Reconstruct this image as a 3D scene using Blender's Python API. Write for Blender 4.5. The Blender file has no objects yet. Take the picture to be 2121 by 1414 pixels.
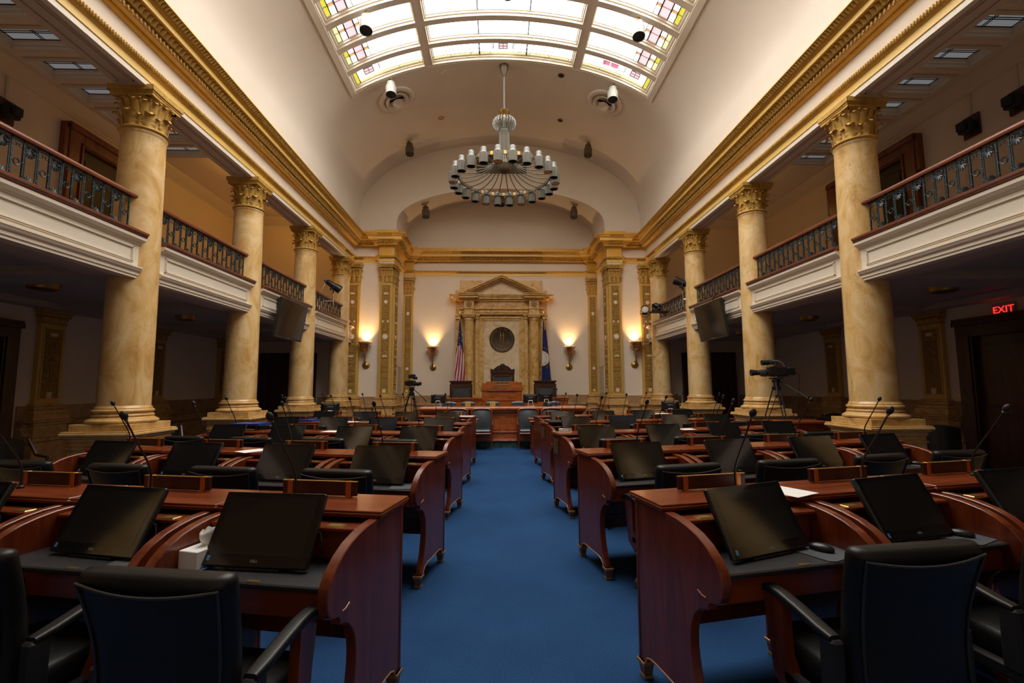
import bpy, math, random
from mathutils import Vector, Matrix
pi = math.pi
sin, cos = math.sin, math.cos
random.seed(7)
SC = bpy.context.scene
COL = SC.collection

# ---------------------------------------------------------------- camera
cd = bpy.data.cameras.new('camera')
cam = bpy.data.objects.new('camera', cd)
COL.objects.link(cam)
cd.sensor_width = 36.0
cd.lens = 965.0 / 2121.0 * 36.0
cd.clip_start = 0.05
cd.clip_end = 200
XO = 0.20          # the camera stands 0.2 m left of the room's axis
_r = Vector((0.9994299, -0.0335030, -0.0041804))
_u = Vector((0.0009323, -0.0963854, 0.9953436))
_f = Vector((0.0337499, 0.9947801, 0.0962992))
m3 = Matrix((_r, _u, -_f)).transposed()
cam.matrix_world = Matrix.Translation((-XO, 0.0, 1.65)) @ m3.to_4x4()
SC.camera = cam

# ---------------------------------------------------------------- view, world
SC.view_settings.view_transform = 'Standard'
SC.view_settings.look = 'None'
SC.view_settings.gamma = 1.0
SC.view_settings.use_curve_mapping = False
SC.view_settings.exposure = 0.8
SKY_E = 6.0         # radiance of the daylit skylight glass
SCONCE_W = 210.0
W = bpy.data.worlds.new('world')
SC.world = W
W.use_nodes = True
W.node_tree.nodes['Background'].inputs[0].default_value = (0.55, 0.62, 0.75, 1)
W.node_tree.nodes['Background'].inputs[1].default_value = 0.15
SC.cycles.use_adaptive_sampling = True
SC.cycles.adaptive_threshold = 0.02
SC.cycles.use_denoising = True
SC.cycles.max_bounces = 10
SC.cycles.diffuse_bounces = 6
SC.cycles.glossy_bounces = 4
SC.cycles.sample_clamp_indirect = 6.0
SC.cycles.caustics_reflective = False
SC.cycles.caustics_refractive = False

# ---------------------------------------------------------------- materials
def rgba(c):
    return (c[0], c[1], c[2], 1.0)

def mat(name, col, rough=0.5, metal=0.0, emit=None, es=0.0, coat=0.0, spec=0.5):
    m = bpy.data.materials.new(name)
    m.use_nodes = True
    b = m.node_tree.nodes['Principled BSDF']
    b.inputs['Base Color'].default_value = rgba(col)
    b.inputs['Roughness'].default_value = rough
    b.inputs['Metallic'].default_value = metal
    b.inputs['Specular IOR Level'].default_value = spec
    if coat:
        b.inputs['Coat Weight'].default_value = coat
        b.inputs['Coat Roughness'].default_value = 0.12
    if emit:
        b.inputs['Emission Color'].default_value = rgba(emit)
        b.inputs['Emission Strength'].default_value = es
    return m

def nodes(m):
    nt = m.node_tree
    return nt, nt.nodes, nt.links, nt.nodes['Principled BSDF']

def ramp(n, stops):
    r = n.new('ShaderNodeValToRGB')
    e = r.color_ramp.elements
    while len(e) > 1:
        e.remove(e[-1])
    e[0].position = stops[0][0]; e[0].color = rgba(stops[0][1])
    for p, c in stops[1:]:
        k = e.new(p); k.color = rgba(c)
    return r

def coords(n, l, scale=(1, 1, 1), rand=True):
    t = n.new('ShaderNodeTexCoord')
    mp = n.new('ShaderNodeMapping')
    mp.inputs['Scale'].default_value = scale
    l.new(t.outputs['Object'], mp.inputs['Vector'])
    if rand:
        oi = n.new('ShaderNodeObjectInfo')
        mu = n.new('ShaderNodeVectorMath'); mu.operation = 'SCALE'
        mu.inputs[0].default_value = (37.0, 23.0, 51.0)
        l.new(oi.outputs['Random'], mu.inputs['Scale'])
        l.new(mu.outputs[0], mp.inputs['Location'])
    return mp.outputs[0]

def noise(n, l, vec, scale, detail=4, rough=0.55, dist=0.0):
    t = n.new('ShaderNodeTexNoise')
    t.inputs['Scale'].default_value = scale
    t.inputs['Detail'].default_value = detail
    t.inputs['Roughness'].default_value = rough
    t.inputs['Distortion'].default_value = dist
    l.new(vec, t.inputs['Vector'])
    return t.outputs[0]

def bump(n, l, b, h, strength, dist=0.01):
    k = n.new('ShaderNodeBump')
    k.inputs['Strength'].default_value = strength
    k.inputs['Distance'].default_value = dist
    l.new(h, k.inputs['Height'])
    l.new(k.outputs[0], b.inputs['Normal'])

def noisy(name, c0, c1, scale, rough=0.5, metal=0.0, bumps=0.0, stretch=(1, 1, 1), rand=True, **kw):
    m = mat(name, c0, rough, metal, **kw)
    nt, n, l, b = nodes(m)
    v = coords(n, l, stretch, rand)
    f = noise(n, l, v, scale)
    r = ramp(n, [(0.3, c0), (0.7, c1)])
    l.new(f, r.inputs[0]); l.new(r.outputs[0], b.inputs['Base Color'])
    if bumps:
        bump(n, l, b, f, bumps)
    return m

def marble(name, dark, mid, light, scale=1.0, rough=0.3, vein=(0.22, 0.12, 0.06), stretch=(1, 1, .55)):
    m = mat(name, mid, rough)
    nt, n, l, b = nodes(m)
    v = coords(n, l, stretch)
    f = noise(n, l, v, 1.7 * scale, 9, 0.62, 1.6)
    r = ramp(n, [(0.30, dark), (0.45, mid), (0.62, light), (0.8, mid)])
    l.new(f, r.inputs[0])
    f2 = noise(n, l, v, 2.6 * scale, 6, 0.6, 2.5)
    a = n.new('ShaderNodeMath'); a.operation = 'SUBTRACT'; a.inputs[1].default_value = 0.5
    l.new(f2, a.inputs[0])
    ab = n.new('ShaderNodeMath'); ab.operation = 'ABSOLUTE'; l.new(a.outputs[0], ab.inputs[0])
    r2 = ramp(n, [(0.0, (1, 1, 1)), (0.012, (0, 0, 0))])
    l.new(ab.outputs[0], r2.inputs[0])
    f3 = noise(n, l, v, 1.1 * scale, 2)
    r3 = ramp(n, [(0.45, (0, 0, 0)), (0.62, (0.6, 0.6, 0.6))])
    l.new(f3, r3.inputs[0])
    mm = n.new('ShaderNodeMath'); mm.operation = 'MULTIPLY'
    l.new(r2.outputs[0], mm.inputs[0]); l.new(r3.outputs[0], mm.inputs[1])
    mx = n.new('ShaderNodeMixRGB'); mx.inputs[2].default_value = rgba(vein)
    l.new(mm.outputs[0], mx.inputs[0]); l.new(r.outputs[0], mx.inputs[1])
    l.new(mx.outputs[0], b.inputs['Base Color'])
    return m

def wood(name, c0, c1, c2, stretch=(9, 1.2, 9), rough=0.28, coat=0.3):
    m = mat(name, c1, rough, coat=coat)
    nt, n, l, b = nodes(m)
    v = coords(n, l, stretch)
    f = noise(n, l, v, 1.6, 6, 0.6, 0.8)
    r = ramp(n, [(0.28, c0), (0.5, c1), (0.75, c2)])
    l.new(f, r.inputs[0]); l.new(r.outputs[0], b.inputs['Base Color'])
    return m

M = {}
M['ivory'] = noisy('ivory_wall_paint', (0.80, 0.68, 0.54), (0.84, 0.725, 0.585), 1.2, 0.7, rand=False)
M['vault'] = noisy('vault_plaster', (0.69, 0.61, 0.51), (0.75, 0.67, 0.57), 0.55, 0.75, rand=False)
M['cream'] = mat('cream_trim_paint', (0.72, 0.64, 0.52), 0.5)
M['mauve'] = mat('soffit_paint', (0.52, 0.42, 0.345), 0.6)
M['ochre'] = mat('ochre_wall_paint', (0.62, 0.50, 0.34), 0.7)
M['yellowpaint'] = mat('yellow_gold_paint', (0.82, 0.54, 0.14), 0.45)
M['gold'] = noisy('gold_paint', (0.66, 0.355, 0.04), (0.78, 0.45, 0.07), 6, 0.42, 0.08, rand=False)
M['oldgold'] = noisy('antique_gold', (0.40, 0.225, 0.04), (0.60, 0.36, 0.08), 14, 0.42, 0.15, bumps=0.15)
M['glaze'] = noisy('dark_antique_glaze', (0.26, 0.14, 0.03), (0.42, 0.245, 0.06), 20, 0.6)
M['gwhite'] = mat('ivory_medallion', (0.80, 0.75, 0.64), 0.4)
M['marble'] = marble('golden_scagliola', (0.50, 0.275, 0.075), (0.68, 0.435, 0.165), (0.77, 0.56, 0.29), 1.5, 0.28)
M['marble_base'] = marble('honey_marble', (0.44, 0.23, 0.07), (0.60, 0.35, 0.115), (0.68, 0.45, 0.19), 2.0, 0.25, stretch=(1, 1, 1))
M['marble_wall'] = marble('onyx_marble', (0.46, 0.23, 0.045), (0.66, 0.39, 0.11), (0.76, 0.54, 0.25), 1.5, 0.25, stretch=(1, 1, 1))
M['wainscot'] = marble('wainscot_marble', (0.25, 0.13, 0.05), (0.37, 0.215, 0.095), (0.46, 0.30, 0.15), 1.6, 0.3, stretch=(.6, .6, 1))
M['greenmarble'] = marble('green_marble', (0.008, 0.02, 0.013), (0.02, 0.05, 0.03), (0.05, 0.10, 0.06), 3, 0.2, vein=(0.6, 0.65, 0.55))
MAH = ((0.11, 0.017, 0.004), (0.20, 0.037, 0.008), (0.28, 0.062, 0.014))
M['mah'] = wood('mahogany_vertical', (0.085, 0.013, 0.0035), (0.15, 0.027, 0.006), (0.215, 0.045, 0.011), stretch=(9, 9, 1.0))  # upright parts darkened in colour, as they get less light than the tops
M['mah_x'] = wood('mahogany_lengthwise', *MAH, stretch=(1.0, 9, 9))
M['mah_y'] = wood('mahogany_crosswise', *MAH, stretch=(9, 1.0, 9))
M['rost'] = wood('cherry_wood', (0.24, 0.045, 0.006), (0.37, 0.085, 0.012), (0.48, 0.135, 0.02), stretch=(1.5, 6, 6), rough=0.2)
M['dwood'] = wood('dark_walnut', (0.025, 0.008, 0.004), (0.05, 0.014, 0.006), (0.085, 0.024, 0.009), stretch=(6, 6, 1.0), rough=0.35, coat=.1)
M['rail'] = wood('rail_wood', (0.10, 0.025, 0.012), (0.17, 0.045, 0.02), (0.24, 0.07, 0.03), stretch=(6, 1, 6), rough=0.3, coat=.1)
M['doorwood'] = wood('door_mahogany', (0.09, 0.02, 0.006), (0.20, 0.05, 0.014), (0.28, 0.08, 0.022), stretch=(5, 5, 1), rough=0.35, coat=.1)
M['leather'] = noisy('black_leather', (0.008, 0.0075, 0.007), (0.012, 0.0115, 0.011), 60, 0.40, bumps=0.08, spec=0.3)
M['bluegrey'] = noisy('slate_leather', (0.035, 0.045, 0.052), (0.055, 0.066, 0.075), 60, 0.3, bumps=0.06)
M['leatherpipe'] = mat('leather_piping', (0.03, 0.03, 0.032), 0.3)
M['laminate'] = noisy('black_laminate', (0.010, 0.010, 0.012), (0.045, 0.045, 0.048), 220, 0.38)
M['plastic'] = mat('black_plastic', (0.010, 0.010, 0.011), 0.35)
M['screen'] = mat('dark_glass_screen', (0.006, 0.006, 0.006), 0.06, spec=0.9)
M['grey'] = mat('grey_plastic', (0.16, 0.16, 0.17), 0.5)
M['pad'] = mat('grey_mouse_mat', (0.06, 0.065, 0.075), 0.7)
M['brass'] = mat('brass', (0.78, 0.52, 0.18), 0.28, 1.0)
M['darkbrass'] = mat('aged_brass', (0.45, 0.30, 0.10), 0.38, 1.0)
M['copper'] = mat('copper_bowl', (0.75, 0.40, 0.16), 0.32, 1.0)
M['iron'] = noisy('patinated_iron', (0.008, 0.012, 0.016), (0.038, 0.058, 0.064), 25, 0.42, 0.3)
M['chrome'] = mat('chrome', (0.7, 0.7, 0.7), 0.2, 1.0)
M['pewter'] = mat('pewter', (0.115, 0.105, 0.08), 0.5, 0.25)
M['pewterlight'] = mat('light_pewter', (0.24, 0.24, 0.225), 0.4, 0.4)
M['bronze'] = noisy('dark_bronze', (0.035, 0.026, 0.02), (0.075, 0.052, 0.032), 8, 0.45, 0.6)
M['gilt'] = mat('gilt_bronze', (0.42, 0.25, 0.07), 0.4, 0.8)
M['canbrown'] = mat('bronze_painted_can', (0.12, 0.09, 0.055), 0.45, 0.4)
M['canwhite'] = mat('white_painted_can', (0.33, 0.325, 0.295), 0.4)
M['black'] = mat('matte_black', (0.008, 0.008, 0.009), 0.6)
M['paper'] = mat('white_paper', (0.85, 0.84, 0.82), 0.7)
M['blue'] = mat('blue_vinyl', (0.01, 0.04, 0.28), 0.4)
M['red'] = mat('red_plastic', (0.55, 0.02, 0.02), 0.4)
M['sticker'] = mat('blue_sticker', (0.05, 0.25, 0.55), 0.5)
M['logo'] = mat('silver_logo', (0.45, 0.45, 0.45), 0.4, 0.5)
M['amberseat'] = mat('amber_upholstery', (0.60, 0.34, 0.04), 0.7)
M['yellowwall'] = mat('lit_yellow_wall', (0.85, 0.55, 0.06), 0.7)  # yellow light of the corridor, put into the colour
M['fred'] = mat('flag_red', (0.42, 0.015, 0.03), 0.75)
M['fwhite'] = mat('flag_white', (0.72, 0.70, 0.70), 0.75)
M['fblue'] = mat('flag_navy', (0.015, 0.03, 0.14), 0.75)
M['fgold'] = mat('flag_gold', (0.65, 0.38, 0.04), 0.7)
M['exitred'] = mat('exit_letters', (0.5, 0.0, 0.0), 0.5, emit=(1.0, 0.02, 0.015), es=1.6)
M['exitbox'] = mat('exit_sign_case', (0.35, 0.33, 0.30), 0.5)
M['lens'] = mat('frosted_lens', (0.75, 0.7, 0.62), 0.4)
M['warmbulb'] = mat('warm_bulb', (0.8, 0.6, 0.3), 0.5, emit=(1.0, 0.62, 0.22), es=2.5)
M['plaque'] = noisy('bronze_plaque', (0.10, 0.075, 0.04), (0.22, 0.17, 0.10), 60, 0.45, 0.5)
M['doorblack'] = mat('dark_doorway_wood', (0.012, 0.006, 0.004), 0.5)  # near-black colour for the shade inside an open doorway
M['lead'] = mat('lead_came', (0.012, 0.010, 0.02), 0.6)

def carpet():
    m = mat('blue_carpet', (0.02, 0.09, 0.28), 0.95, spec=0.1)
    nt, n, l, b = nodes(m)
    v = coords(n, l, rand=False)
    f = noise(n, l, v, 90, 3, 0.7)
    f2 = noise(n, l, v, 1.4, 4)
    r = ramp(n, [(0.30, (0.010, 0.036, 0.105)), (0.70, (0.024, 0.080, 0.20))])
    mx = n.new('ShaderNodeMixRGB'); mx.inputs[0].default_value = 0.3
    l.new(f, mx.inputs[1]); l.new(f2, mx.inputs[2])
    l.new(mx.outputs[0], r.inputs[0]); l.new(r.outputs[0], b.inputs['Base Color'])
    bump(n, l, b, f, 0.5, 0.01)
    return m
M['carpet'] = carpet()

def glow(name, col, s):
    m = mat(name, col, 0.3, emit=col, es=s)
    return m
M['gl_white'] = glow('opal_glass', (1.0, 0.97, 0.925), SKY_E)
M['gl_yellow'] = glow('yellow_glass', (0.70, 0.66, 0.06), 0.55)
M['gl_pink'] = glow('pink_glass', (0.80, 0.22, 0.34), 0.55)
M['gl_rose'] = glow('rose_glass', (0.95, 0.62, 0.66), 0.60)
M['gl_amber'] = glow('amber_glass', (0.85, 0.42, 0.14), 0.55)
M['gl_cream'] = glow('cream_glass', (0.95, 0.88, 0.42), 0.60)
M['gl_dim'] = glow('dim_opal_glass', (0.36, 0.38, 0.40), 0.20)

# ---------------------------------------------------------------- mesh builder
class B:
    def __init__(s):
        s.v = []; s.f = []; s.m = []; s.M = None
    def add(s, vs, fs, m=0):
        o = len(s.v)
        if s.M is not None:
            vs = [tuple(s.M @ Vector(p)) for p in vs]
        s.v.extend(vs)
        for k, f in enumerate(fs):
            s.f.append([i + o for i in f])
            s.m.append(m[k] if isinstance(m, list) else m)
        return s
    def box(s, x0, x1, y0, y1, z0, z1, m=0, c=0.0):
        if x1 < x0: x0, x1 = x1, x0
        if y1 < y0: y0, y1 = y1, y0
        if z1 < z0: z0, z1 = z1, z0
        if c <= 0:
            vs = [(x, y, z) for z in (z0, z1) for y in (y0, y1) for x in (x0, x1)]
            fs = [(0, 2, 3, 1), (4, 5, 7, 6), (0, 1, 5, 4), (2, 6, 7, 3), (0, 4, 6, 2), (1, 3, 7, 5)]
            return s.add(vs, fs, m)
        c = min(c, .49 * min(x1 - x0, y1 - y0, z1 - z0))
        vs = []; ix = {}
        lo = (x0, y0, z0); hi = (x1, y1, z1)
        for a in (0, 1):
            for b in (0, 1):
                for d in (0, 1):
                    sg = (a, b, d)
                    for ax in range(3):
                        p = []
                        for k in range(3):
                            e = hi[k] if sg[k] else lo[k]
                            if k != ax:
                                e += -c if sg[k] else c
                            p.append(e)
                        ix[(a, b, d, ax)] = len(vs); vs.append(tuple(p))
        fs = []
        for ax in range(3):
            u, w = [k for k in range(3) if k != ax]
            for sg in (0, 1):
                q = []
                for (p, r) in ((0, 0), (1, 0), (1, 1), (0, 1)):
                    k = [0, 0, 0]; k[ax] = sg; k[u] = p; k[w] = r
                    q.append(ix[(k[0], k[1], k[2], ax)])
                fs.append(q)
        for ax in range(3):
            u, w = [k for k in range(3) if k != ax]
            for p in (0, 1):
                for r in (0, 1):
                    a = [0, 0, 0]; a[u] = p; a[w] = r
                    b2 = list(a); b2[ax] = 1
                    fs.append([ix[tuple(a) + (u,)], ix[tuple(b2) + (u,)], ix[tuple(b2) + (w,)], ix[tuple(a) + (w,)]])
        for a in (0, 1):
            for b in (0, 1):
                for d in (0, 1):
                    fs.append([ix[(a, b, d, 0)], ix[(a, b, d, 1)], ix[(a, b, d, 2)]])
        return s.add(vs, fs, m)
    def prism(s, poly, h0, h1, plane='xz', m=0):
        def P(a, b, h):
            return {'xy': (a, b, h), 'xz': (a, h, b), 'yz': (h, a, b)}[plane]
        n = len(poly)
        vs = [P(a, b, h0) for a, b in poly] + [P(a, b, h1) for a, b in poly]
        fs = [list(range(n))[::-1], list(range(n, 2 * n))]
        fs += [[i, (i + 1) % n, n + (i + 1) % n, n + i] for i in range(n)]
        return s.add(vs, fs, m)
    def lathe(s, prof, n=24, c=(0, 0, 0), m=0, a0=0.0, a1=2 * pi, axis='z', mp=None):
        full = abs(a1 - a0 - 2 * pi) < 1e-6
        k = n if full else n + 1
        vs = []
        for r, z in prof:
            for i in range(k):
                a = a0 + (a1 - a0) * i / n
                x, y = r * cos(a), r * sin(a)
                p = {'z': (x, y, z), 'y': (x, z, y), 'x': (z, x, y)}[axis]
                vs.append((p[0] + c[0], p[1] + c[1], p[2] + c[2]))
        fs = []; ms = []
        for j in range(len(prof) - 1):
            for i in range(n):
                i2 = (i + 1) % k if full else i + 1
                fs.append([j * k + i, j * k + i2, (j + 1) * k + i2, (j + 1) * k + i])
                ms.append(mp[j] if mp else m)
        return s.add(vs, fs, ms)
    def tube(s, pts, r, n=8, m=0, cap=True, closed=False):
        pts = [Vector(p) for p in pts]
        N = len(pts)
        rs = r if isinstance(r, (list, tuple)) else [r] * N
        vs = []; prev = None
        for i, p in enumerate(pts):
            if closed:
                t = pts[(i + 1) % N] - pts[i - 1]
            else:
                t = pts[min(i + 1, N - 1)] - pts[max(i - 1, 0)]
            if t.length < 1e-9: t = Vector((0, 0, 1))
            t.normalize()
            if prev is None:
                a = Vector((0, 0, 1)) if abs(t.z) < .9 else Vector((1, 0, 0))
                nn = t.cross(a).normalized()
            else:
                nn = prev - t * prev.dot(t)
                nn = nn.normalized() if nn.length > 1e-6 else t.orthogonal().normalized()
            prev = nn
            bb = t.cross(nn)
            for k in range(n):
                a = 2 * pi * k / n
                vs.append(tuple(p + (nn * cos(a) + bb * sin(a)) * rs[i]))
        fs = []
        for i in range(N if closed else N - 1):
            j = (i + 1) % N
            for k in range(n):
                k2 = (k + 1) % n
                fs.append([i * n + k, i * n + k2, j * n + k2, j * n + k])
        if cap and not closed:
            fs.append(list(range(n))[::-1]); fs.append([(N - 1) * n + k for k in range(n)])
        return s.add(vs, fs, m)
    def grid(s, nu, nv, fn, m=0, mf=None, wrap=False):
        vs = []
        for j in range(nv + 1):
            for i in range(nu + (0 if wrap else 1)):
                vs.append(tuple(fn(i / nu, j / nv)))
        w = nu if wrap else nu + 1
        fs = []; ms = []
        for j in range(nv):
            for i in range(nu):
                i2 = (i + 1) % w if wrap else i + 1
                fs.append([j * w + i, j * w + i2, (j + 1) * w + i2, (j + 1) * w + i])
                ms.append(mf((i + .5) / nu, (j + .5) / nv) if mf else m)
        return s.add(vs, fs, ms)
    def ball(s, c, r, n=12, m=0, sc=(1, 1, 1)):
        k = max(4, n // 2)
        prof = [(sin(pi * i / k), -cos(pi * i / k)) for i in range(k + 1)]
        vs = []
        for rr, z in prof:
            for i in range(n):
                a = 2 * pi * i / n
                vs.append((c[0] + r * sc[0] * rr * cos(a), c[1] + r * sc[1] * rr * sin(a), c[2] + r * sc[2] * z))
        fs = []
        for j in range(k):
            for i in range(n):
                fs.append([j * n + i, j * n + (i + 1) % n, (j + 1) * n + (i + 1) % n, (j + 1) * n + i])
        return s.add(vs, fs, m)
    def sweep(s, prof, path, m=0, mp=None, cap=True):
        # profile (d, z): d measured along the right-hand normal of the plan path
        N = len(path); P = len(prof)
        nrm = []
        for i in range(N - 1):
            dx, dy = path[i + 1][0] - path[i][0], path[i + 1][1] - path[i][1]
            L = math.hypot(dx, dy)
            nrm.append((dy / L, -dx / L))
        vs = []
        for i in range(N):
            if i == 0: nx, ny = nrm[0]
            elif i == N - 1: nx, ny = nrm[-1]
            else:
                a, b = nrm[i - 1], nrm[i]
                k = 1 + a[0] * b[0] + a[1] * b[1]
                nx, ny = (a[0] + b[0]) / k, (a[1] + b[1]) / k
            for d, z in prof:
                vs.append((path[i][0] + nx * d, path[i][1] + ny * d, z))
        fs = []; ms = []
        for i in range(N - 1):
            for j in range(P - 1):
                fs.append([i * P + j, (i + 1) * P + j, (i + 1) * P + j + 1, i * P + j + 1])
                ms.append(mp[j] if mp else m)
        if cap:
            fs.append(list(range(P))); ms.append(mp[0] if mp else m)
            fs.append([(N - 1) * P + j for j in range(P)][::-1]); ms.append(mp[0] if mp else m)
        return s.add(vs, fs, ms)
    def leaf(s, o, out, side, h, w, bow, curl, m=0, lobes=0, nu=4, nt=9, up=(0, 0, 1)):
        o = Vector(o); out = Vector(out); side = Vector(side); up = Vector(up)
        def fn(u, t):
            uu = u * 2 - 1
            wt = w * .5 * (0.55 + 0.6 * sin(pi * min(1, t * .92 + .08)) ) * (1 if t < .97 else .5)
            if lobes: wt *= 1 - .22 * abs(sin(lobes * pi * t))
            if t < .72:
                k = t / .72
                zz = h * k; rr = bow * k * k
            else:
                k = (t - .72) / .28
                a = k * pi * .95
                zz = h + curl * .55 * sin(a); rr = bow + curl * (1 - cos(a)) * .55
            ridge = .16 * w * (1 - uu * uu) * (1 - .5 * t)
            return o + up * zz + out * (rr + ridge) + side * (uu * wt)
        return s.grid(nu, nt, fn, m)
    def mesh(s, name, mats, smooth=35):
        me = bpy.data.meshes.new(name)
        me.from_pydata(s.v, [], s.f)
        for mm in (mats if isinstance(mats, (list, tuple)) else [mats]):
            me.materials.append(M[mm] if isinstance(mm, str) else mm)
        if any(s.m):
            me.polygons.foreach_set('material_index', s.m)
        me.validate()
        import bmesh
        bm = bmesh.new(); bm.from_mesh(me)
        bmesh.ops.recalc_face_normals(bm, faces=bm.faces)
        bm.to_mesh(me); bm.free()
        if smooth:
            me.polygons.foreach_set('use_smooth', [True] * len(me.polygons))
            me.set_sharp_from_angle(angle=math.radians(smooth))
        me.update()
        return me

def obj(name, b, mats, parent=None, loc=(0, 0, 0), rz=0.0, smooth=35, label=None, cat=None, group=None, kind=None):
    me = b if isinstance(b, bpy.types.Mesh) else b.mesh(name, mats, smooth)
    o = bpy.data.objects.new(name, me)
    COL.objects.link(o)
    o.location = loc; o.rotation_euler = (0, 0, rz)
    if parent: o.parent = parent
    tag(o, label, cat, group, kind)
    return o

def tag(o, label=None, cat=None, group=None, kind=None):
    if label: o['label'] = label
    if cat: o['category'] = cat
    if group: o['group'] = group
    if kind: o['kind'] = kind
    return o

def thing(name, label, cat, loc=(0, 0, 0), rz=0.0, group=None, rot=None):
    o = bpy.data.objects.new(name, None)
    o.empty_display_size = 0.1
    COL.objects.link(o)
    o.location = loc
    o.rotation_euler = rot if rot else (0, 0, rz)
    return tag(o, label, cat, group)

def struct(name, b, mats, smooth=35, parent=None, loc=(0, 0, 0), label=None):
    return obj(name, b, mats, parent, loc, smooth=smooth, kind='structure', label=label)

KIDS = {}
def kids(o):
    if o.name not in KIDS:
        KIDS[o.name] = list(o.children)
    return KIDS[o.name]

def dup(o, loc=None, rz=None, label=None, group=None, parent=None, rot=None):
    ch = kids(o)
    c = o.copy(); COL.objects.link(c)
    KIDS[c.name] = []
    if parent is not None: c.parent = parent
    if loc is not None: c.location = loc
    if rot is not None: c.rotation_euler = rot
    elif rz is not None: c.rotation_euler = (0, 0, rz)
    if label: c['label'] = label
    if group: c['group'] = group
    for k in ch:
        KIDS[c.name].append(dup(k, parent=c))
    return c

def at(root, loc, rz, label=None, first=[set()], group=None):
    # the first placing moves the model itself, later ones copy it
    if root.name not in first[0]:
        first[0].add(root.name)
        root.location = loc; root.rotation_euler = (0, 0, rz)
        if label: root['label'] = label
        if group: root['group'] = group
        return root
    return dup(root, loc, rz, label, group)

_fontcache = {}
def text(b, body, size, fn, depth=0.004, m=0, spacing=1.0, align='CENTER'):
    # letters as solid shapes; fn maps (x, y, h) of the text plane to 3-D
    key = (body, spacing, align)
    if key not in _fontcache:
        cu = bpy.data.curves.new('t', 'FONT')
        cu.body = body; cu.size = 1.0; cu.align_x = align; cu.align_y = 'CENTER'
        cu.space_character = spacing; cu.resolution_u = 2
        cu.extrude = 0.5
        o = bpy.data.objects.new('t', cu); COL.objects.link(o)
        dg = bpy.context.evaluated_depsgraph_get()
        me = o.evaluated_get(dg).to_mesh()
        vs = [tuple(v.co) for v in me.vertices]
        fs = [list(p.vertices) for p in me.polygons]
        o.evaluated_get(dg).to_mesh_clear()
        bpy.data.objects.remove(o); bpy.data.curves.remove(cu)
        _fontcache[key] = (vs, fs)
    vs, fs = _fontcache[key]
    b.add([tuple(fn(x * size, y * size, (z + .5) * depth)) for x, y, z in vs], fs, m)
    return b

def text_arc(b, body, size, c, R, a0, a1, fn, depth=.004, m=0, inward=False):
    n = len(body)
    for i, ch in enumerate(body):
        if ch == ' ': continue
        a = a0 + (a1 - a0) * (i + .5) / n
        if not inward:
            ex = Vector((sin(a), -cos(a))); ey = Vector((cos(a), sin(a)))
        else:
            ex = Vector((-sin(a), cos(a))); ey = Vector((-cos(a), -sin(a)))
        o = Vector((c[0] + R * cos(a), c[1] + R * sin(a)))
        def g(x, y, h, o=o, ex=ex, ey=ey):
            p = o + ex * x + ey * y
            return fn(p.x, p.y, h)
        text(b, ch, size, g, depth, m)
    return b
# ================================================================ STRUCTURE
XW = 9.7; YF = -4.0; YB = 17.35; YR = 19.5
XE = 5.52; XC = 5.735
COLY = [7.18 + 3.13 * k for k in range(4)]
VA, VBH, VZ = 5.35, 2.83, 8.2
def vz(x):
    return VZ + VBH * math.sqrt(max(0.0, 1 - (x / VA) ** 2))

b = B(); b.box(-XW, XW, YF, YR + .3, -0.12, 0)
struct('floor', b, 'carpet')

for S, nm in ((-1, 'left'), (1, 'right')):
    b = B(); b.box(S * XW, S * (XW + .25), YF, YB + .3, 0, 8.4)
    struct('wall_' + nm, b, 'ivory')
b = B(); b.box(-XW, XW, YF - .25, YF, 0, 11.2)
struct('wall_front', b, 'ivory')

# end wall: aisle ends, corner piers, jambs and the recess behind the rostrum
b = B()
for S in (-1, 1):
    b.box(S * 4.08, S * XW, YB, YB + .25, 0, 8.4)
    b.box(S * 4.08, S * 4.30, YB + .2, YR + .25, 0, 7.35)
b.box(-4.3, 4.3, YR, YR + .25, 0, 7.35)
struct('wall_back', b, 'ivory')

# lunette wall over the cornice with the arched recess opening
def apz(x, bb=1.34, a=3.97, zc=7.9):
    return zc + bb * math.sqrt(max(0.0, 1 - (x / a) ** 2)) if abs(x) < a else zc
b = B()
xs = [-5.35 + 10.7 * i / 96 for i in range(97)]
xs = sorted(set([round(x, 4) for x in xs] + [-3.97, 3.97]))
YL = 17.3
for x0, x1 in zip(xs, xs[1:]):
    def lo(x, mid): return apz(x) if mid else 7.2
    mid = abs((x0 + x1) / 2) < 3.97
    l0 = lo(x0, mid) if mid else 7.2
    l1 = lo(x1, mid) if mid else 7.2
    b.add([(x0, YL, l0), (x1, YL, l1), (x1, YL, vz(x1) + .02), (x0, YL, vz(x0) + .02)], [(0, 1, 2, 3)])
struct('wall_lunette', b, 'vault')
b = B()   # vault of the recess, rising slightly to the back, with its back wall
n = 48
prof = [(-3.97, 7.2)] + [(-3.97 * cos(pi * i / n), None) for i in range(n + 1)] + [(3.97, 7.2)]
def app(i, t):
    x, z = prof[i]
    if z is None:
        k = (i - 1) / n
        return (-3.97 * cos(pi * k), YL + t * (YR - .1 - YL), 7.9 + (1.34 + .38 * t) * sin(pi * k))
    return (x, YL + t * (YR - .1 - YL), z)
vs = []; N = len(prof)
for t in range(9):
    vs += [app(i, t / 8) for i in range(N)]
fs = [[t * N + i, t * N + i + 1, (t + 1) * N + i + 1, (t + 1) * N + i] for t in range(8) for i in range(N - 1)]
b.add(vs, fs)
vs = [app(i, 1) for i in range(N)]
b.add(vs, [list(range(N))])
struct('ceiling_recess', b, 'vault')

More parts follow.
